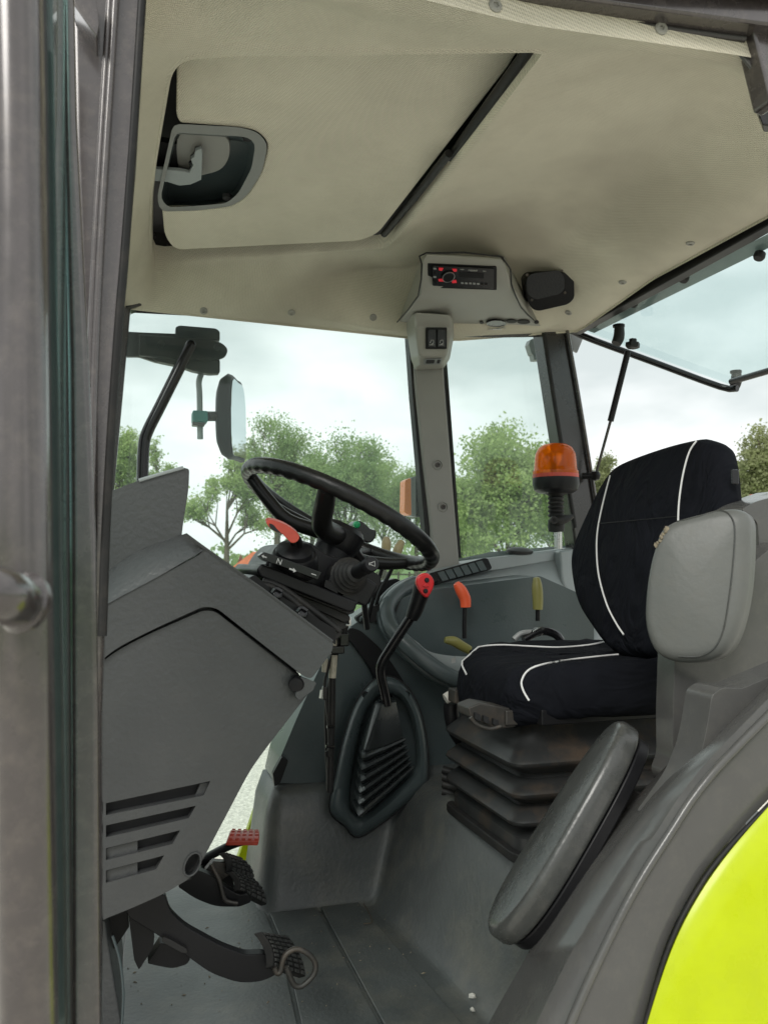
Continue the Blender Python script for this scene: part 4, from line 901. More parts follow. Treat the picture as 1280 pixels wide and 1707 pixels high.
def steering_wheel():
    t = thing('steering_wheel', 'black three-spoke steering wheel with finger grips under the rim', 'steering wheel', WC)
    u = Vector((1,0,0)); u = (u-WN*u.dot(WN)).normalized(); w = WN.cross(u)   # u to the rear, w across
    Rr, rr = 0.205, 0.0165; n1, n2 = 352, 16; v, f = [], []
    for i in range(n1):
        a = 2*math.pi*i/n1; rad = u*math.cos(a)+w*math.sin(a); c = WC+rad*Rr
        for j in range(n2):
            b = 2*math.pi*j/n2; k = 1.0
            if math.sin(b) < -0.2: k = 1 - 0.09*(0.5+0.5*math.cos(a*44))*min(1, -math.sin(b))
            v.append(c+(rad*math.cos(b)*0.95+WN*math.sin(b))*rr*k)
    f = [(i*n2+j, i*n2+(j+1) % n2, ((i+1) % n1)*n2+(j+1) % n2, ((i+1) % n1)*n2+j) for i in range(n1) for j in range(n2)]
    mesh('rim', v, f, M['wheel'], t, angle=80)
    hub = P(566, 900, y=1.66)
    lathe('hub', [(0.036,-0.03),(0.046,-0.012),(0.047,0.018),(0.040,0.028),(0.0001,0.031)], hub, WN, M['black'], t, n=28)
    for deg in (-112, 168, 52, 20, 142):
        a = R(deg); rad = u*math.cos(a)+w*math.sin(a)
        if deg == -112:
            tube('spoke', [WC+rad*(Rr-0.006)-WN*0.004, WC+rad*0.165-WN*0.022, WC+rad*0.10-WN*0.052, hub+rad*0.03], [0.017,0.019,0.020,0.021], M['wheel'], t, n=14)
        elif deg in (168, 20):
            sd_ = 1 if deg == 168 else -1
            tube('spoke', [WC+rad*(Rr-0.004)-WN*0.003, WC+rad*0.15-WN*0.030, WC+rad*0.09-WN*0.052, hub+rad*0.03], [0.012,0.0135,0.014,0.016], M['wheel'], t, n=12)
        else:
            tube('spoke', [WC+rad*(Rr-0.004)-WN*0.003, WC+rad*0.14-WN*0.028, hub+rad*0.03], [0.011,0.012,0.013], M['wheel'], t, n=12)
    tube('column_neck', [hub-WN*0.025, hub-WN*0.10], [0.040,0.050], M['black'], t, n=20, smooth=0)
steering_wheel()
def joystick():
    t = thing('control_joystick', 'small black joystick head with green button behind the steering wheel', 'joystick', P(606,960,y=1.99))
    pslab('joystick_head', [(588,872),(596,867),(606,870),(618,882),(628,884,3),(627,896),(618,906),(606,902),(592,890)], 1.96, 0.05, M['gloss'], t, r=5, bevel=0.008, seg=3)
    lathe('green_button', [(0.0085,0.004),(0.0085,-0.003),(0.006,-0.006),(0.0001,-0.007)], P(594.5,874.5,y=1.958), (-0.2,1,0.1), M['green'], t, n=16)
    lathe('black_button', [(0.0085,0.004),(0.0085,-0.003),(0.006,-0.006),(0.0001,-0.007)], P(597,890,y=1.958), (-0.2,1,0.1), M['castiron'], t, n=16)
    tube('joystick_rod', [P(608,900,y=1.985), P(612,960,y=1.99), P(606,990,y=1.99), P(612,1048,y=2.02)], 0.0075, M['black'], t, n=8)
joystick()
def knob_lever(label, pk, pr, yk, yb, m, rk=0.011, name='hand_lever', rr=0.0055, cat='lever'):
    t = thing(name, label, cat, P(*pr[-1], y=yb))
    n = len(pk); tube('lever_knob', [P(x, y, y=yk) for x, y in pk], [rk*0.75]+[rk]*(n-2)+[rk*0.92], m, t, n=14, smooth=5)
    lathe('knob_tip', [(rk*0.75,-0.002),(rk*0.6,rk*0.35),(0.0001,rk*0.5)], P(*pk[0], y=yk), (P(*pk[0], y=yk)-P(*pk[1], y=yk)), m, t, n=14)
    tube('lever_rod', [P(x, y, y=yk+(yb-yk)*i/max(1, len(pr)-1)) for i, (x, y) in enumerate(pr)], rr, M['black'], t, n=8)
    return t
knob_lever('tan knobbed lever just right of the joystick behind the wheel', [(644,898),(644,906),(643,922)], [(643,920),(636,950),(624,990),(610,1045)], 2.06, 2.12, M['tan'], 0.0125)
knob_lever('tan knobbed lever nearest the far pillar behind the wheel rim', [(669,904),(664,914),(659,928)], [(660,926),(650,955),(632,990),(620,1040)], 2.10, 2.14, M['tan'], 0.0125)

# ================================================================ right-hand side console
def side_console():
    t = thing('side_console', 'grey moulded side console along the far side of the cab', 'console', P(640,1300,y=2.1))
    low = [(458,1306),(467,1264,4),(500,1185,30),(540,1098,40),(566,1058,20),(596,1036,20),(650,1006,20),(700,985),(900,960),(990,1000),(990,1340),(545,1340),(545,1308)]
    sidep = slab('side_wall', PP(rnd(low, 3), y=2.125), (0,0.16,0), M['console'], t, bevel=0.022, seg=6)
    # light flank on the left, curving away
    a = [(545,1098),(505,1180),(474,1250),(466,1266)]; 
    # dark arch cover behind the gear lever
    pslab('arch_cover', [(584,1046),(600,1050,10),(640,1085,30),(676,1140,20),(690,1175),(640,1175),(622,1120,20),(590,1075,20),(572,1058)], 2.10, 0.03, M['black'], t, r=4, bevel=0.004)
    # upper tray: back wall, shelf and front rim
    top = [(664,1004,2.26),(700,980,2.28),(722,974,2.29),(818,950,2.31),(950,925,2.33),(1010,930,2.33)]
    kne = [(662,1030,2.20),(690,1050,2.18),(715,1064,2.18),(790,1064,2.18),(900,1052,2.18),(1010,1040,2.18)]
    frt = [(665,1052,2.09),(700,1082,2.06),(742,1116,2.04),(800,1136,2.03),(900,1136,2.03),(1010,1130,2.03)]
    T_, K_, F_ = (cr(P3(q), n=6) for q in (top, kne, frt))
    rows = [T_] + [T_[i_:i_+0] for i_ in ()]
    rows = []
    for k in range(9):
        u = k/8; rows.append([(a_*(1-u)**2 + (b_+ (b_-(a_+c_)/2))*2*u*(1-u) + c_*u*u) for a_, b_, c_ in zip(T_, K_, F_)])
    tray = loft('tray', rows, M['conlight'], t, closed=False, caps=False, angle=80, solid=0.006)
    rim = [(712,972,2.24),(690,974,2.20),(664,988,2.15),(647,1008,2.11),(646,1028,2.09),(656,1052,2.06),(690,1086,2.02),(742,1124,1.995),(800,1142,1.99),(900,1142,1.99),(980,1138,1.99)]
    tube('tray_rim', P3(rim), 0.021, M['console'], t, n=16, smooth=6)
    rim2 = [(690,966,2.24),(660,980,2.19),(638,1002,2.15),(634,1026,2.12),(644,1056,2.09),(676,1092,2.06),(732,1134,2.04),(800,1156,2.03),(980,1152,2.03)]
    tube('tray_seam', P3(rim2), 0.012, M['console'], t, n=10, smooth=6)
    # pocket ledge at the front of the console
    pslab('pocket', [(592,1030),(622,1010),(668,1000),(660,1022),(640,1036),(600,1040)], 2.118, 0.02, M['deep'], t, r=4, bevel=0.002)
    slab('front_ledge', P3([(600,1030,2.10),(640,1000,2.16),(700,968,2.22),(712,955,2.32),(640,985,2.34),(590,1022,2.26)]), (0,0,-0.012), M['console'], t, bevel=0.004)
    # sill under the quarter window
    sill = slab('window_sill', P3([(700,962,2.30),(722,952,2.31),(815,930,2.32),(950,914,2.33),(1020,908,2.33),(1020,902,2.40),(815,920,2.40),(722,940,2.40)]), (0,0,-0.02), M['conlight'], t, bevel=0.005)
    lathe('sill_cap', [(0.042,-0.004),(0.040,0.004),(0.026,0.010),(0.0001,0.012)], P(866,919,y=2.355), (0,-0.15,1), M['rubber'], t, n=24)
    slab('sill_front', P3([(716,974,2.29),(722,952,2.305),(815,930,2.315),(960,915,2.325),(1020,910,2.325),(1020,935,2.32),(950,930,2.32),(818,952,2.30)]), (0,0.02,0), M['conlight'], t, bevel=0.004)
    slab('corner_step', P3([(932,918,2.29),(960,915,2.29),(990,920,2.29),(985,1000,2.25),(950,1000,2.25),(942,985,2.26),(936,968,2.27)]), (0,0.04,0), M['conlight'], t, bevel=0.008)
    # switch bank
    pl3 = [P(716,956,y=2.285), P(810,931,y=2.300), P(722,976,y=2.27)]
    nb = (pl3[1]-pl3[0]).cross(pl3[2]-pl3[0]).normalized()
    if nb.dot(ray(760,950)) > 0: nb = -nb
    pl = (pl3[0]+nb*0.001, nb)
    bank = slab('switch_bank', PP(rnd([(713,957),(806,931),(812,932),(819,948),(815,951),(724,976),(718,975)], 3), pl=pl), nb*0.006, M['black'], t, bevel=0.002)
    for k in range(6):
        f0, f1 = (k+0.98)/7.1, (k+1.82)/7.1
        q = lambda f, top_: ((716+90*f, 958.5-24.5*f) if top_ else (724+90.5*f, 973-24*f))
        slab('rocker_switch', PP(rnd([q(f0,1), q(f1,1), q(f1,0), q(f0,0)], 1.2), pl=(pl[0]+nb*0.006, nb)), nb*0.004, M['console'], bank, bevel=0.0015)
    slab('rocker_switch', PP(rnd([(714,962),(725,958),(730,970),(719,974)], 1.5), pl=(pl[0]+nb*0.006, nb)), nb*0.010, M['black'], bank, bevel=0.002)
    # lever slots and small print
    slab('lever_slot', [P(x, y, y=2.165) for x, y in [(730,1066),(752,1063),(792,1063),(790,1066.5),(752,1068)]], (0,-0.002,0), M['deep'], t, bevel=0)
    slab('symbol_print', [P(x, y, y=2.02) for x, y in [(752,1098),(759,1095),(759,1104),(752,1106)]], (0,-0.001,0), M['white'], t, bevel=0)
    # carpet-side latch, lower left corner
    pslab('wall_catch', [(455,1290),(470,1262),(481,1268),(468,1304),(458,1312)], 2.10, 0.02, M['black'], t, r=2)
side_console()
def monitor_box():
    t = thing('implement_monitor', 'black box monitor on the sill behind the steering column', 'monitor', P(640,1005,y=2.3))
    pslab('case', [(612,976),(660,964),(668,968),(668,994),(640,1010),(612,1014)], 2.29, 0.05, M['black'], t, r=3, bevel=0.005)
    lathe('knob', [(0.012,0.006),(0.012,-0.010),(0.0001,-0.012)], P(622,985,y=2.29), (0,1,0), M['rubber'], t, n=14)
monitor_box()
knob_lever('hand lever with bent orange knob on the grey side tray', [(762,975),(768,984),(775,998),(776,1012)], [(775,1008),(774,1040),(774,1064)], 2.06, 2.06, M['orange'], 0.0150, rr=0.0065)
knob_lever('upright olive green knobbed lever beside the driver seat', [(894,966),(895,980),(896,1000),(896,1016)], [(896,1012),(896,1035)], 2.02, 2.02, M['olive'], 0.0140, rr=0.0065)
knob_lever('olive knobbed lever lying low at the front of the seat cushion', [(744,1067),(756,1069),(768,1076),(782,1084)], [(778,1082),(800,1095)], 1.98, 1.95, M['olive'], 0.0125)
def seat_dial():
    t = thing('armrest_bracket', 'black and chrome bracket between the olive lever and the cushion', 'bracket', P(880,1040,y=1.98))
    tube('bracket_arm', [P(x, y, y=1.90) for x, y in ((872,1066),(890,1056),(908,1052),(926,1058),(934,1068))], 0.011, M['gloss'], t, n=10)
    tube('bracket_rod', [P(x, y, y=1.90) for x, y in ((856,1066),(868,1056),(884,1054))], 0.007, M['bracket'], t, n=8)
    pslab('bracket_plate', [(888,1052),(900,1046),(910,1050),(902,1060),(890,1062)], 1.89, 0.02, M['steel'], t, r=2)
seat_dial()

# ================================================================ gear lever
def gear_lever():
    t = thing('gear_lever', 'tall cranked gear lever with red button face and ribbed rubber boot', 'gear lever', P(640,1390,y=2.0))
    Y = 2.02
    out = cr([(632,1130),(612,1145),(590,1180),(572,1236),(558,1300),(550,1340),(555,1360),(575,1376),(588,1392),(604,1393),(650,1362),(700,1318),(712,1298),(711,1240),(700,1186),(680,1148),(655,1130)], True, 4)
    inn = cr([(634,1160),(614,1182),(600,1225),(588,1290),(584,1340),(594,1358),(612,1356),(660,1314),(690,1280),(692,1240),(682,1190),(662,1162)], True, 4)
    n = 80; A = resample([Vector((p.x, p.y, 0)) for p in out], n); B = resample([Vector((p.x, p.y, 0)) for p in inn], n)
    # align start
    k0 = min(range(n), key=lambda i: (B[i]-A[0]).length); B = B[k0:]+B[:k0]
    rings = [[P(p.x, p.y, y=Y+0.10) for p in A], [P(p.x, p.y, y=Y+0.012) for p in A]]
    for u, dy in ((0.10,0.0),(0.3,-0.008),(0.6,-0.008),(0.9,0.004),(1.0,0.02)): rings.append([P(a.lerp(b, u).x, a.lerp(b, u).y, y=Y+dy) for a, b in zip(A, B)])
    rings.append([P(b.x, b.y, y=Y+0.06) for b in B])
    bez = loft('bezel', rings, M['console'], t, caps=True, angle=50)
    tube('bezel_seam', [P(p.x, p.y, y=Y+0.02) for p in A+A[:1]], 0.004, M['deep'], bez, n=6, smooth=0)
    for x, y in ((609,1158),(677,1157)): lathe('screw', [(0.0085,0.004),(0.0085,-0.003),(0.0065,-0.004),(0.006,0.002),(0.0001,0.002)], P(x, y, y=Y-0.004), (0,1,0), M['black'], bez, n=14)
    # boot: smooth neck above, chevron folds below
    def sec(L_, V_, R_, ins, yl, yv):
        C_ = Vector(((L_[0]+R_[0])/2, (L_[1]+R_[1])/2+4))
        def q(p, y): d = Vector(p); d = d+(C_-d)*ins; return P(d.x, d.y, y=y+ins*0.09)
        return [q(L_, yl), q((L_[0]*.45+V_[0]*.55-1.5, L_[1]*.45+V_[1]*.55), (yl+yv)/2-0.006), q(V_, yv), q((V_[0]*.9+R_[0]*.1, V_[1]*.9+R_[1]*.1+1), yv-0.003), q((V_[0]*.5+R_[0]*.5, V_[1]*.5+R_[1]*.5+1.5), (yl+yv)/2-0.004), q(R_, yl), P(C_.x+8, C_.y-16, y=2.08)]
    S = []
    S.append(sec((627,1168),(634,1174),(660,1170), 0, 1.97, 1.945)); S.append(sec((624,1172),(632,1180),(661,1176), 0, 1.97, 1.94))
    S.append(sec((602,1236),(608,1250),(672,1230), 0, 1.985, 1.93)); S.append(sec((601,1241),(608,1254),(673,1232), 0.06, 1.985, 1.93))
    for k in range(6):
        u = k/5; lv = lambda a, b: (a[0]+(b[0]-a[0])*u, a[1]+(b[1]-a[1])*u)
        L_, V_, R_ = lv((598,1248),(588,1337)), lv((604,1261),(598,1357)), lv((676,1232),(690,1278))
        sh = lambda p, d, m: (p[0], p[1]+d*m)
        S.append(sec(sh(L_,-3,1), sh(V_,-3,1), sh(R_,-2,1), 0.02, 1.99, 1.925)); S.append(sec(sh(L_,2,1), sh(V_,3,1), sh(R_,1,1), 0.0, 1.99, 1.92))
        S.append(sec(sh(L_,6,1), sh(V_,7,1), sh(R_,3,1), 0.03, 1.992, 1.928)); S.append(sec(sh(L_,10,1), sh(V_,11,1), sh(R_,5,1), 0.13, 1.995, 1.935))
    loft('boot', S, M['bootclean'], t, angle=40)
    tube('lever_rod', [P(x, y, y=yv) for x, y, yv in ((645,1176,1.955),(640,1150,1.95),(634,1122,1.94),(637,1104,1.93),(650,1082,1.915),(672,1048,1.89),(690,1020,1.87),(700,1000,1.86))], 0.0118, M['gloss'], t, n=14, smooth=5)
    grip = tube('grip', [P(x, y, y=yv) for x, y, yv in ((686,1030,1.874),(692,1016,1.866),(699,996,1.856),(704,980,1.85),(707,968,1.845),(708,960,1.842))], [0.0155,0.0185,0.0195,0.022,0.021,0.012], M['black'], t, n=18, smooth=4)
    face = cr([(704,956),(714,956),(722,964),(724,974),(720,986),(713,996),(706,993),(699,984),(694,972),(696,962)], True, 4)
    fp = slab('red_face', [P(p.x, p.y, y=1.822) for p in face], (0.002,0.018,0), M['red'], t, bevel=0.006, seg=4)
    for x, y in ((711,967),(709,985)): lathe('button', [(0.0055,0.004),(0.0055,-0.003),(0.004,-0.0045),(0.0001,-0.005)], P(x, y, y=1.8215), (0,1,0), M['deep'], fp, n=14)
    slab('rocker_ridge', [P(x, y, y=1.8215) for x, y in [(704,977),(709,972),(715,977),(709,979)]], (0,-0.003,0), M['red'], fp, bevel=0.001)
gear_lever()
def cables():
    t = thing('cable_bundle', 'black cables and pale clear sheath hanging below the steering column', 'cables', P(550,1310,y=1.9))
    y0 = 1.92
    tube('hose', [P(x, y, y=y0) for x, y in ((572,1040),(566,1062),(556,1085),(554,1130),(553,1200),(551,1260),(550,1320))], 0.0085, M['rubber'], t, n=10)
    tube('hose', [P(x, y, y=y0+0.01) for x, y in ((580,1030),(572,1058),(562,1075),(557,1110),(546,1170),(546,1240),(549,1310))], 0.007, M['rubber'], t, n=8)
    tube('wire', [P(x, y, y=y0-0.01) for x, y in ((566,1070),(556,1085),(548,1110),(541,1140),(545,1180),(548,1215),(549,1260),(544,1252))], 0.0035, M['rubber'], t, n=6)
    tube('sheath', [P(554,1060,y=y0-0.008), P(556,1080,y=y0-0.008)], 0.0095, M['sheath'], t, n=10, smooth=0)
    tube('sheath', [P(557,1092,y=y0-0.008), P(554,1130,y=y0-0.008)], 0.0085, M['sheath'], t, n=10, smooth=0)
    tube('sheath', [P(542,1098,y=y0-0.006), P(541,1120,y=y0-0.006)], 0.007, M['sheath'], t, n=10, smooth=0)
    box('connector', P(573,1066,y=y0-0.012), (0.022,0.02,0.03), M['gloss'], t); box('connector', P(562,1083,y=y0-0.014), (0.032,0.02,0.018), M['gloss'], t)
    box('connector', P(541,1155,y=y0-0.012), (0.010,0.012,0.03), M['gloss'], t, bevel=0.002); tube('cable_clip', [P(536,1150,y=y0-0.02), P(534,1164,y=y0-0.02)], 0.003, M['steel'], t, n=6, smooth=0)
    tube('cable_tie', [P(543,1244,y=y0-0.012), P(557,1246,y=y0-0.012)], 0.004, M['gloss'], t, n=6, smooth=0); tube('cable_tie', [P(545,1212,y=y0-0.012), P(557,1211,y=y0-0.012)], 0.004, M['gloss'], t, n=6, smooth=0)
    tube('metal_clip', [P(575,1024,y=y0-0.02), P(583,1030,y=y0-0.02), P(584,1042,y=y0-0.02), P(577,1042,y=y0-0.02)], 0.003, M['steel'], t, n=6, smooth=0)
cables()

# ================================================================ pedals
def tread(name, quad, depth, rows, cols, m, parent, stud=0.0020):
    """curved pedal pad with raised studs; quad in pixel,pixel,across: tl, tr, br, bl"""
    tl, tr, br, bl = P3(quad); nrm = (tr-tl).cross(bl-tl).normalized()
    if nrm.dot((tl+br)/2-EYE) > 0: nrm = -nrm
    rings = []
    nn = 8
    def pt(u, v): 
        p = tl.lerp(tr, u).lerp(bl.lerp(br, u), v); return p + nrm*0.008*math.sin(math.pi*v)**0.8
    rings = [[pt(0,k/nn)-nrm*depth for k in range(nn+1)], [pt(0,k/nn) for k in range(nn+1)], [pt(1,k/nn) for k in range(nn+1)], [pt(1,k/nn)-nrm*depth for k in range(nn+1)]]
    v = [p for r_ in rings for p in r_]; n = nn+1
    f = [(i*n+k, i*n+k+1, ((i+1) % 4)*n+k+1, ((i+1) % 4)*n+k) for i in range(4) for k in range(nn)] + [(0,n,2*n,3*n), (nn,n+nn,2*n+nn,3*n+nn)]
    pad = mesh(name, v, f, m, parent, bevel=0.002)
    sv, sf = [], []
    for i in range(rows):
        for j in range(cols):
            u0, u1 = (j+0.22)/cols, (j+0.80)/cols; v0, v1 = (i+0.22)/rows, (i+0.78)/rows
            b = len(sv); q = [pt(u0,v0), pt(u1,v0), pt(u1,v1), pt(u0,v1)]; sv += q + [p+nrm*stud for p in q]
            sf += [(b+4,b+5,b+6,b+7),(b,b+1,b+5,b+4),(b+1,b+2,b+6,b+5),(b+2,b+3,b+7,b+6),(b+3,b,b+4,b+7)]
    tag(mesh('tread_studs', sv, sf, m if m is M['redworn'] else M['stud'], pad, smooth=False), kind='stuff'); return pad
def pedals():
    t = thing('clutch_pedal', 'long black clutch pedal with wire loop on its ribbed pad', 'pedal', P(460,1640,y=1.45))
    arm = [(205,1500),(255,1490),(276,1492,3),(284,1520,12),(310,1545,14),(370,1578,20),(410,1592,10),(440,1590),(456,1600),(466,1622),(440,1636,16),(400,1640,20),(350,1622,20),(320,1600,10),(268,1562,14),(215,1530,6)]
    pslab('pedal_arm', arm, 1.45, 0.022, M['black'], t, r=6, bevel=0.003)
    pslab('stop_bracket', [(212,1505),(238,1500),(258,1560),(256,1580),(232,1617,3),(224,1600)], 1.47, 0.02, M['black'], t, r=3, bevel=0.003)
    pslab('stop_plate', [(246,1606),(268,1572),(300,1580),(318,1598),(312,1608,6),(288,1615,8),(262,1610)], 1.49, 0.03, M['black'], t, r=3, bevel=0.003)
    pslab('stop_pad', [(272,1562),(284,1566),(312,1582),(312,1590),(302,1588),(270,1570)], 1.44, 0.02, M['rubber'], t, r=2, bevel=0.002)
    pslab('pivot_plate', [(170,1530),(212,1512),(216,1545),(186,1590),(176,1580)], 1.50, 0.02, M['black'], t, r=2)
    tread('pad', [(435,1553,1.43),(478,1559,1.52),(510,1628,1.52),(455,1611,1.43)], 0.014, 8, 5, M['rubber'], t)
    loop = [(458,1612),(462,1622),(468,1618),(472,1600),(480,1588),(496,1582),(516,1592),(526,1608),(522,1626),(506,1642),(494,1644),(486,1634),(478,1612)]
    tube('wire_loop', [P(x, y, y=1.432-0.004*i/12) for i, (x, y) in enumerate(loop)], 0.0048, M['castiron'], t, n=10, smooth=5)
    t = thing('brake_pedals', 'pair of latched brake pedals with ribbed pads under the dash', 'pedals', P(400,1500,y=1.6))
    pslab('pedal_arm', [(296,1478),(330,1450),(352,1460,3),(384,1484,10),(400,1492),(414,1490),(420,1504,5),(400,1512,6),(360,1512,16),(325,1498,12)], 1.60, 0.025, M['black'], t, r=5, bevel=0.003)
    pslab('pedal_arm', [(320,1455),(350,1440),(372,1452),(388,1464),(392,1482),(360,1470)], 1.70, 0.025, M['black'], t, r=5, bevel=0.003)
    pslab('latch_plate', [(342,1452),(356,1436),(380,1438),(388,1456),(366,1470),(350,1462)], 1.64, 0.02, M['castiron'], t, r=2, bevel=0.002)
    tube('latch_bar', [P(x, y, y=1.59) for x, y in ((352,1440),(358,1452),(366,1468),(372,1492),(378,1502),(396,1506))], 0.004, M['castiron'], t, n=8)
    tread('pad', [(373,1420,1.62),(398,1428,1.72),(424,1465,1.72),(384,1452,1.62)], 0.012, 5, 5, M['rubber'], t)
    tread('pad', [(386,1452,1.60),(420,1462,1.68),(445,1508,1.68),(398,1484,1.60)], 0.012, 6, 5, M['rubber'], t)
    t = thing('throttle_pedal', 'small red worn throttle pedal on a black rod', 'pedal', P(405,1400,y=1.82))
    tube('pedal_rod', [P(x, y, y=1.80-0.10*(1-u)) for x, y, u in ((326,1440,0),(355,1424,0.4),(385,1409,0.8),(412,1400,1))], 0.0085, M['black'], t, n=10)
    tread('pad', [(385,1384,1.83),(430,1386,1.86),(432,1402,1.76),(378,1402,1.76)], 0.010, 5, 5, M['redworn'], t, stud=0.003)
pedals()

# ================================================================ driver seat
def driver_seat():
    t = thing('driver_seat', 'driver seat in a black fabric cover with white piping on a rubber-bellows suspension', 'seat', (0.95, 1.66, 0.30))
    # suspension bellows: rounded box rings, in and out
    def rr(x0, x1, y0, y1, z, r=0.034):
        return [Vector((p.x, p.y, z)) for p in plan_round([(x0,y0),(x1,y0),(x1,y1),(x0,y1)], r, 4)]
    X0, X1, Y0, Y1 = 0.735, 1.17, 1.50, 1.86
    rings = [rr(X0-0.005, X1, Y0-0.005, Y1, 0.285), rr(X0-0.005, X1, Y0-0.005, Y1, 0.315)]
    for z_in, z_out in ((0.330,0.348),(0.375,0.400),(0.430,0.458)):
        rings += [rr(X0+q_, X1, Y0+q_, Y1, z_) for q_, z_ in ((0.010,z_in-0.004),(0.013,z_in),(0.012,z_in+0.004),(-0.020,z_out-0.004),(-0.024,z_out),(-0.025,z_out+0.005),(-0.022,z_out+0.010),(0.004,z_out+0.026))]
    rings += [rr(X0+0.02, X1, Y0+0.02, Y1, 0.505), rr(X0+0.03, X1, Y0+0.03, Y1, 0.535)]
    loft('bellows', rings, M['boot'], t, angle=38)
    loft('base_frame', [rr(X0-0.02, X1, Y0-0.02, Y1+0.01, 0.272), rr(X0-0.02, X1, Y0-0.02, Y1+0.01, 0.292)], M['rubber'], t, bevel=0.004)
    tb = bvh(t.children[0])
    def k(px, py): return hit(tb, px, py, 0.002) or P(px, py, x=0.735)
    lathe('air_valve', [(0.014,-0.004),(0.014,0.004),(0.011,0.007),(0.007,0.006),(0.006,0.010),(0.0001,0.010)], k(806,1364), (-1,-0.2,0.1), M['bracket'], t, n=12)
    box('valve_block', k(793,1356), (0.02,0.02,0.026), M['gloss'], t); lathe('plug', [(0.009,-0.002),(0.009,0.003),(0.0001,0.004)], k(843,1384), (-0.5,-1,0.1), M['gloss'], t, n=12)
    # slide rails and the crank in front
    box('slide_rail', (0.94, 1.535, 0.545), (0.46, 0.045, 0.03), M['castiron'], t); box('slide_rail', (0.94, 1.80, 0.545), (0.46, 0.045, 0.03), M['castiron'], t)
    pslab('rail_cover', [(780,1180),(800,1172),(860,1182),(905,1190),(905,1200),(850,1214,3),(822,1214),(784,1196)], 1.52, 0.06, M['castiron'], t, r=3, bevel=0.004)
    for x in (792,806,822): pslab('rail_slot', [(x,1188+(x-792)*.32),(x+9,1191+(x-792)*.32),(x+9,1203+(x-792)*.32),(x,1199+(x-792)*.3)], 1.512, 0.01, M['deep'], t, r=2, bevel=0.001)
    tube('adjust_handle', [P(x, y, y=1.50) for x, y in ((784,1196),(795,1208),(815,1215),(834,1211))], 0.004, M['castiron'], t, n=8)
    tube('height_handle', [P(x, y, y=1.86) for x, y in ((742,1165),(752,1160),(766,1158),(790,1162))], [0.012,0.013,0.013,0.010], M['kraft'], t, n=12)
    tube('armrest_post', [P(x, y, y=1.88) for x, y in ((752,1172),(752,1190),(758,1215),(770,1235))], 0.018, M['black'], t, n=12)
    # spring folds of the cable duct behind the bellows
    for j in range(4): tube('duct_fold', [P(738,1283+j*12,y=1.92), P(760,1290+j*12,y=1.90), P(775,1298+j*12,y=1.88)], 0.010, M['rubber'], t, n=8)
    # cushion: soft box with dished top
    def soft(u, v):  # superellipse outline -> plan
        pass
    cx, cy, hx, hy = 0.965, 1.655, 0.255, 0.225; n = 72
    def ring(s, z, dx=0.0, tilt=0.0, e=3.4):
        out = []
        for i in range(n):
            a = 2*math.pi*i/n; ca, sa = math.cos(a), math.sin(a)
            x = math.copysign(abs(ca)**(2/e), ca)*hx*s; y = math.copysign(abs(sa)**(2/e), sa)*hy*s
            wr = 0.0025*math.sin(17*a)+0.002*math.sin(31*a+1)
            out.append(Vector((cx+dx+x*(1+wr), cy+y*(1+wr), z + tilt*(-x) - 0.035*max(0,(-x-0.10)/0.135)**2*0.9 + wr*0.6)))
        return out
    rings = [ring(0.30, 0.640), ring(0.5, 0.641), ring(0.66, 0.646), ring(0.80, 0.655), ring(0.90, 0.657), ring(0.965, 0.648), ring(1.0, 0.628), ring(1.015, 0.602), ring(1.005, 0.575), ring(0.96, 0.555), ring(0.86, 0.545)]
    cush = loft('cushion', rings, M['seat'], t, angle=80)
    # backrest: outline seen from the front, unprojected on its leaning plane
    bp_ = (Vector((1.045, 1.66, 0.68)), Vector((-0.965, 0, 0.262)).normalized())
    outl = [(1048,1092),(1006,1080),(975,1040),(955,1005),(946,965),(944,930),(952,898),(972,852),(990,815),(1008,786),(1026,770),(1060,755),(1110,738),(1155,727),(1168,727),(1184,735),(1192,762),(1197,830),(1197,900),(1195,970),(1190,1040),(1150,1088)]
    O = cr(PP(outl, pl=bp_), True, 4)
    back = puff('backrest', O, -bp_[1]*0.075, M['seat'], t, edge=0.032, bulge=0.026, back=0.03, rings=8)
    # plastic shell along the backrest's near side
    nb = -bp_[1]
    sh = [P(x, y, pl=(bp_[0]+nb*0.05, bp_[1])) for x, y in ((1164,734),(1180,742),(1191,768),(1198,850),(1198,920),(1174,900),(1174,800))]
    shell = slab('back_shell', sh, nb*0.035, M['black'], t, bevel=0.010, seg=3)
    sb_ = bvh(shell); box('shell_switch', hit(sb_, 1228, 795) or hit(sb_, 1222, 795) or P(1224,795,y=1.40), (0.016,0.006,0.03), M['gloss'], t, bevel=0.002)
    tc_, tb_ = bvh(cush), bvh(back)
    def pipe(tree, pts, r=0.0021):
        q = [hit(tree, x, y, 0.0015) for x, y in [(p.x, p.y) for p in cr([(a, b, 0) for a, b in pts], n=6)]]
        q = [p for p in q if p is not None]
        if len(q) > 2: tube('piping', q, r, M['piping'], t, n=8, smooth=0)
    pipe(tb_, [(1022,776),(1008,828),(997,880),(995,920),(999,962),(1012,1008),(1028,1040),(1040,1058)])
    pipe(tb_, [(1166,729),(1150,752),(1140,785),(1134,820),(1131,852),(1130,900)])
    pipe(tc_, [(778,1124),(771,1108),(775,1094),(792,1081),(830,1076),(880,1078),(930,1080),(980,1076),(1010,1070),(1040,1064)])
    pipe(tc_, [(882,1168),(872,1150),(870,1135),(880,1119),(900,1110),(940,1102),(990,1096),(1030,1092)])
    # seam across the backrest cover
    q = [hit(tb_, x, y, 0.0008) for x, y in [(998+(1130-998)*i/14, 873-12*i/14) for i in range(15)]]
    q = [p for p in q if p]
    if len(q) > 2: tube('cover_seam', q, 0.0012, M['deep'], t, n=5, smooth=0)
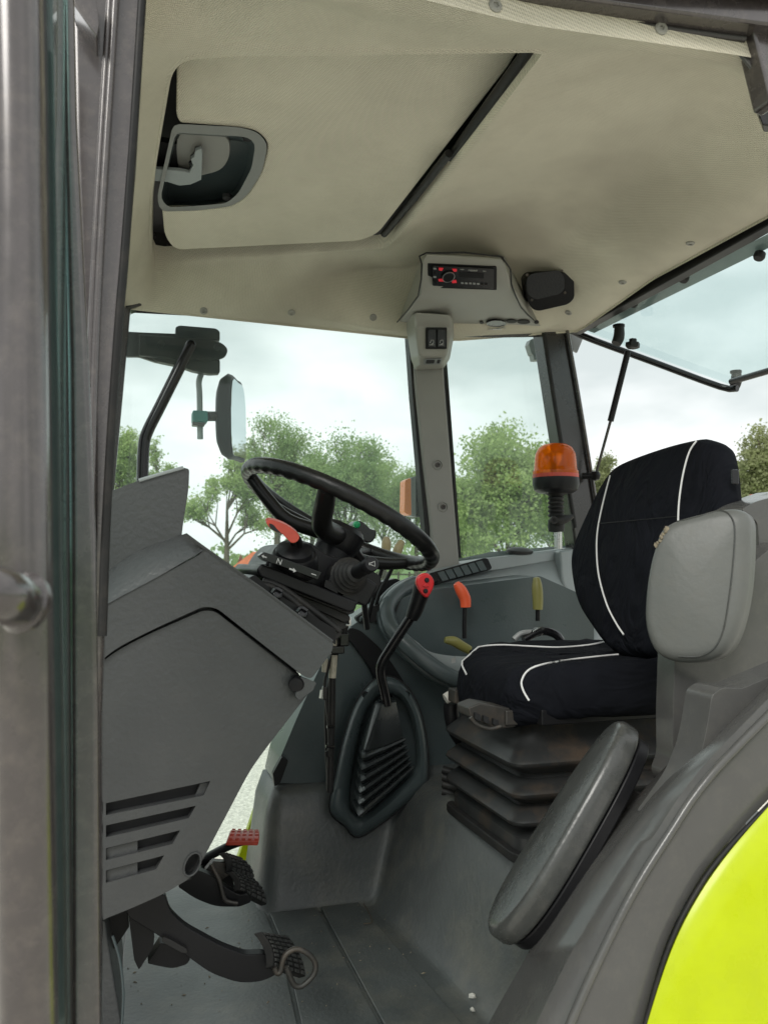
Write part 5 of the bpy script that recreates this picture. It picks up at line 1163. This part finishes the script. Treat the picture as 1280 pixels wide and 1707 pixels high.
    # skirt of the cover gathered round the seat pan
    box('seat_pan', (0.96, 1.66, 0.552), (0.40, 0.40, 0.03), M['black'], t)
driver_seat()

# ================================================================ beacon
def beacon():
    c = P(931, 912, y=2.20); t = thing('rotating_beacon', 'orange rotating beacon on a black flexible stem and chrome post', 'beacon', c)
    def at(py): return P(926.5, py, y=2.20)
    z = lambda py: P(926.5, py, y=2.20).z
    o = Vector((at(860).x, at(860).y, 0))
    sc = lambda px: px/FPX*(at(800)-EYE).dot(FWD)
    tube('post', [Vector((o.x+0.006, o.y, z(915))), Vector((o.x+0.006, o.y, z(878)))], sc(6.5), M['steel'], t, n=16, smooth=0)
    prof = [(sc(13), z(886)), (sc(14), z(876)), (sc(13), z(866))]
    lathe('stem_socket', [(0.0001,z(888))]+prof+[(0.0001,z(862))], o, (0,0,1), M['rubber'], t, n=20)
    tube('wing_nut', [Vector((o.x-sc(17), o.y-0.03, z(867))), Vector((o.x-sc(6), o.y-0.03, z(869))), Vector((o.x+sc(8), o.y-0.03, z(866))), Vector((o.x+sc(22), o.y-0.03, z(861)))], [sc(3),sc(7),sc(7),sc(3)], M['rubber'], t, n=10)
    lathe('wing_ring', [(sc(3.2),-0.004),(sc(6.5),-0.004),(sc(6.5),0.004),(sc(3.2),0.004),(sc(3.2),-0.004)], Vector((o.x-sc(15), o.y-0.035, z(868))), (0.1,1,0), M['rubber'], t, n=16)
    st = []
    for k in range(5): y = 862-7*k; st += [(sc(11.5), z(y)), (sc(13.5), z(y-2)), (sc(13.5), z(y-4)), (sc(11.0), z(y-6))]
    lathe('flexible_stem', [(0.0001,z(866))]+st+[(sc(19), z(822)), (0.0001, z(820))], o, (0,0,1), M['rubber'], t, n=22)
    lathe('base', [(0.0001,z(824)),(sc(28),z(822)),(sc(36),z(817)),(sc(38.5),z(806)),(sc(38),z(797)),(0.0001,z(797))], o, (0,0,1), M['black'], t, n=32)
    lathe('lens', [(sc(37.5),z(797)),(sc(37.5),z(786)),(sc(36),z(784)),(sc(35),z(780)),(sc(34),z(765)),(sc(33),z(757)),(sc(28),z(747)),(sc(20),z(741.5)),(sc(10),z(739.5)),(0.0001,z(739))], o, (0,0,1), M['amber'], t, n=36)
    ln = lathe('reflector', [(0.0001,z(796)),(sc(6),z(796)),(sc(7),z(776)),(sc(13),z(768)),(sc(15),z(756)),(sc(9),z(752)),(0.0001,z(753))], o+Vector((0,0.01,0)), (0,0,1), M['steel'], t, n=18)
    lathe('lens_band', [(sc(37.9),z(797)),(sc(37.9),z(791)),(sc(37.3),z(791)),(sc(37.3),z(797))], o, (0,0,1), M['redworn'], t, n=36)
beacon()

# ================================================================ passenger seat, wheel-arch trim, fender
def passenger_seat():
    t = thing('passenger_seat', 'grey leatherette folding passenger seat with cushion flipped up', 'seat', P(1050,1300,y=1.2))
    pl = (P(1150,1000,y=1.20), Vector((-0.62,-0.78,0.10)).normalized())
    o = cr(PP([(1090,905),(1098,884),(1120,868),(1160,856),(1205,847),(1230,848),(1244,858),(1248,885),(1245,960),(1236,1020),(1222,1065),(1202,1092),(1165,1104),(1120,1103),(1092,1090),(1078,1066),(1071,1032),(1073,985),(1080,940)], pl=pl), True, 4)
    b = puff('backrest', o, -pl[1]*0.062+Vector((0.02,0,0)), M['leather'], t, edge=0.022, bulge=0.010, back=0.014)
    tb = bvh(b)
    q = [hit(tb, x, y, 0.0004) for x, y in [(p.x, p.y) for p in cr([(1120,872,0),(1160,862,0),(1200,852,0),(1218,862,0),(1224,886,0),(1221,940,0),(1214,1000,0),(1205,1050,0),(1190,1080,0),(1165,1094,0),(1130,1094,0)], n=5)]]
    q = [p for p in q if p]; tube('seam', q, 0.0016, M['leatherdark'], b, n=6, smooth=0)
    rd = random.Random(5)
    for k in range(9):
        p = hit(tb, 1110-2.0*k+rd.uniform(0,4), 880+k*3.6, 0.0005)
        if p: lathe('torn_foam', [(0.0001,-0.003),(0.003+rd.uniform(0,.003),-0.0015),(0.003,0.001),(0.0001,0.002)], p, (rd.uniform(-1,1),-1,rd.uniform(-1,1)), M['foam'], b, n=7)
    # flipped-up cushion
    a = P3([(846,1550,1.17),(1040,1216,1.17),(1008,1200,1.30),(796,1530,1.30)])
    def uv(u, v): return a[0].lerp(a[1], u).lerp(a[3].lerp(a[2], u), v)
    L_ = [uv(0.5+0.54*math.copysign(abs(math.cos(q_))**0.72, math.cos(q_)), 0.5+0.54*math.copysign(abs(math.sin(q_))**0.8, math.sin(q_))) for q_ in [2*math.pi*k_/64 for k_ in range(64)]]
    nn = (a[1]-a[0]).cross(a[3]-a[0]).normalized()
    if nn.x > 0: nn = -nn
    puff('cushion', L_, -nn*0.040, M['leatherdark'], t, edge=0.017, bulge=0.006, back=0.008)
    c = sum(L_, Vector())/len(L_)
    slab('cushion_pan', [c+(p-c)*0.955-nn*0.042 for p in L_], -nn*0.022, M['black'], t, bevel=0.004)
    tube('hinge', [P(1030,1330,y=1.26), P(1052,1336,y=1.22)], 0.018, M['castiron'], t, n=12, smooth=0)
    box('hinge_bracket', P(1040,1340,y=1.25), (0.03,0.05,0.05), M['castiron'], t)
    for x, y in ((884,1453),(866,1484)):
        p = hit(bvh(t.children[1]) if False else tb, x, y)
passenger_seat()
def arch():
    t = thing('wheel_arch_trim', 'worn grey plastic wheel-arch trim beside the doorway', 'trim', P(950,1690,y=1.1))
    def ln(pts): return cr(pts, n=8)
    L0 = [(1330,1278),(1205,1408),(1148,1488),(1104,1580),(1064,1715),(1040,1800)]
    L1 = [(1330,1140),(1182,1292),(1112,1392),(1050,1492),(990,1612),(945,1715),(915,1800)]
    L2 = [(1322,1124),(1168,1284),(1096,1386),(1034,1486),(970,1610),(922,1715),(890,1800)]
    L3 = [(1320,1110),(1150,1282),(1076,1384),(1010,1486),(942,1612),(892,1715),(858,1800)]
    L4 = [(1240,1150),(1090,1300),(1006,1396),(936,1496),(866,1618),(812,1715),(770,1800)]
    n = 40
    def rs(pts, y, dy=0):
        C_ = cr([(a, b, 0) for a, b in pts], n=10); m = len(C_)-1
        return [P(C_[round(i*m/n)].x, C_[round(i*m/n)].y, y=y) for i in range(n+1)]
    rows = [rs(L0, 1.03), rs(L0, 1.00), rs([((a[0]*.5+b[0]*.5), (a[1]*.5+b[1]*.5)) for a, b in zip(L0+[L0[-1]], L1)], 0.995), rs(L1, 1.0), rs(L2, 1.012), rs(L3, 1.035), rs(L4, 1.20)]
    low = [Vector((p.x, 1.22, min(p.z-0.02, 0.30))) for p in rows[-1]]; low2 = [Vector((p.x-0.0, 1.20, -0.02)) for p in rows[-1]]
    rows += [[p.lerp(q, 0.5) + Vector((0,0.01,0)) for p, q in zip(rows[-1], low2)], low2]
    loft('arch_panel', rows, M['trim'], t, closed=False, caps=False, angle=28, solid=0.004)
    tube('edge_bead', [p+Vector((0,-0.002,0)) for p in rs(L1, 0.997)], 0.006, M['trim'], t, n=10, smooth=0)
    tube('edge_seal', rs([(a+7, b+7) for a, b in L0], 0.99), 0.0035, M['rubber'], t, n=8, smooth=0)
    # post that carries the passenger backrest
    pslab('backrest_post', [(1126,1040,10),(1180,1000),(1300,900),(1320,1160),(1236,1150,6),(1196,1150,12),(1178,1190,20),(1164,1240,20),(1146,1286,14),(1118,1312),(1112,1290,10),(1122,1266,12),(1121,1190,20)], 1.26, 0.05, M['trim'], t, r=8, bevel=0.012, seg=4)
    pslab('shoulder', [(1186,1158,10),(1204,1146,8),(1236,1148),(1330,1108),(1330,1150),(1240,1230,20),(1180,1290),(1120,1372),(1100,1372),(1150,1300,20),(1170,1250,20),(1180,1200,20)], 1.06, 0.06, M['trim'], t, r=6, bevel=0.016, seg=4)
    pslab('rear_trim', [(1234,850,8),(1258,836,12),(1320,820),(1320,1120),(1236,1120),(1262,1050,30),(1268,960),(1262,870,8)], 1.30, 0.08, M['trim'], t, r=6, bevel=0.014, seg=4)
    pslab('rear_ridge', [(1196,846),(1230,838,6),(1290,818),(1290,845),(1240,850)], 1.52, 0.05, M['conlight'], t, r=4, bevel=0.006)
    lathe('mount_hole', [(0.020,0.0),(0.020,0.002),(0.016,0.002),(0.014,-0.004),(0.0001,-0.004)], P(1110,1326,y=1.165)+Vector((0,0,0.006)), (-0.2,-0.6,0.75), M['castiron'], t, n=20)
    pslab('carpet_edge', [(838,1720),(872,1650,10),(898,1606,4),(902,1625),(880,1672,10),(866,1720)], 1.17, 0.01, M['floor'], t, r=3)
arch()
def rear_marker():
    t = thing('rear_marker_lamp', 'tiny orange marker lamp behind the passenger backrest', 'lamp', P(1253,830,y=2.0))
    lathe('lens', [(0.011,-0.012),(0.011,0.004),(0.006,0.010),(0.0001,0.011)], P(1253,830,y=2.0), (0,0,1), M['orange'], t, n=14)
    lathe('lamp_foot', [(0.013,-0.022),(0.013,-0.012),(0.0001,-0.012)], P(1253,830,y=2.0), (0,0,1), M['black'], t, n=14)
rear_marker()
def fender():
    L0 = [(1340,1283),(1300,1326),(1222,1415),(1166,1494),(1120,1586),(1078,1715),(1050,1830)]
    n = 36
    def rs(dx, dy_, y):
        C_ = cr([(a+dx, b+dy_, 0) for a, b in L0], n=10); m = len(C_)-1
        return [P(C_[round(i*m/n)].x, C_[round(i*m/n)].y, y=y) for i in range(n+1)]
    e0 = rs(0, 0, 0.985); rows = [[p+Vector((0.004,0.012,-0.004)) for p in e0], e0]
    for k, (o, y) in enumerate(((0.006,-0.006),(0.03,-0.016),(0.10,-0.026),(0.22,-0.04),(0.4,-0.075),(0.6,-0.13))):
        rows.append([p+Vector((o*0.9, y, -o*0.45)) for p in e0])
    ob = loft('rear_fender', rows, M['lime'], None, closed=False, caps=False, angle=60, solid=0.004)
    tag(ob, 'glossy lime green rear fender outside the doorway', 'fender')
    # lime bodywork edge under the far door
    o = slab('step_panel', [P(x, y, y=2.33) for x, y in [(470,1240),(448,1282),(398,1428),(384,1462),(372,1490),(404,1490),(420,1440),(480,1262)]], (0,0.03,0), M['lime'], None, bevel=0.004)
    tag(o, 'thin lime green body edge below the far door', 'body panel')
fender()
def floor_bits():
    rd = random.Random(8)
    for i, (px, py, s, lab) in enumerate(((787,1660,0.0075,'larger pale stone chip on the floor mat'), (787,1683,0.0055,'smaller pale stone chip on the floor mat'))):
        c = P(px, py, z=0.024); bm = bmesh.new(); bmesh.ops.create_icosphere(bm, subdivisions=1, radius=s)
        for v in bm.verts: v.co *= rd.uniform(0.7, 1.2); v.co.z *= 0.8; v.co += c
        tag(mesh('stone_chip', bm, None, M['kraft'], None, smooth=False), lab, 'stone', 'stone chips on the floor')
    t = tube('dry_twig', [P(x, y, z=0.0215) for x, y in ((606,1506),(614,1520),(620,1537),(606,1540))], 0.0012, M['bark'], None, n=5); tag(t, 'thin dark twig lying on the floor mat', 'twig')
floor_bits()

def crumbs():
    rng = random.Random(4); v, f = [], []; ft = bvh(cab_floor)
    for i in range(150):
        px, py = (rng.gauss(560, 150), rng.gauss(1600, 70)) if i % 3 else (rng.gauss(300, 60), rng.gauss(1640, 40))
        if not 1470 < py < 1705: continue
        p = hit(ft, px, py, 0.0)
        if p is None or p.z > 0.3: continue
        if p.z < 0.02: p.z = 0.0184
        s = rng.uniform(0.0006, 0.0019); a = rng.uniform(0, 6.3); b = len(v); l = rng.choice((1, 1, 1, 3.5))
        d, e_ = Vector((math.cos(a), math.sin(a), 0))*s*l, Vector((-math.sin(a), math.cos(a), 0))*s
        v += [p+d, p+e_, p-d, p-e_, p+Vector((0,0,s*1.3))]; f += [(b,b+1,b+4),(b+1,b+2,b+4),(b+2,b+3,b+4),(b+3,b,b+4)]
    o = mesh('floor_grit', v, f, M['grit'], None, smooth=False); tag(o, 'fine grit and chaff scattered over the cab floor', 'grit', kind='stuff')
M['grit'] = mat('grit', (0.20, 0.17, 0.12), 0.9, var=0.6, vscale=40)
crumbs()
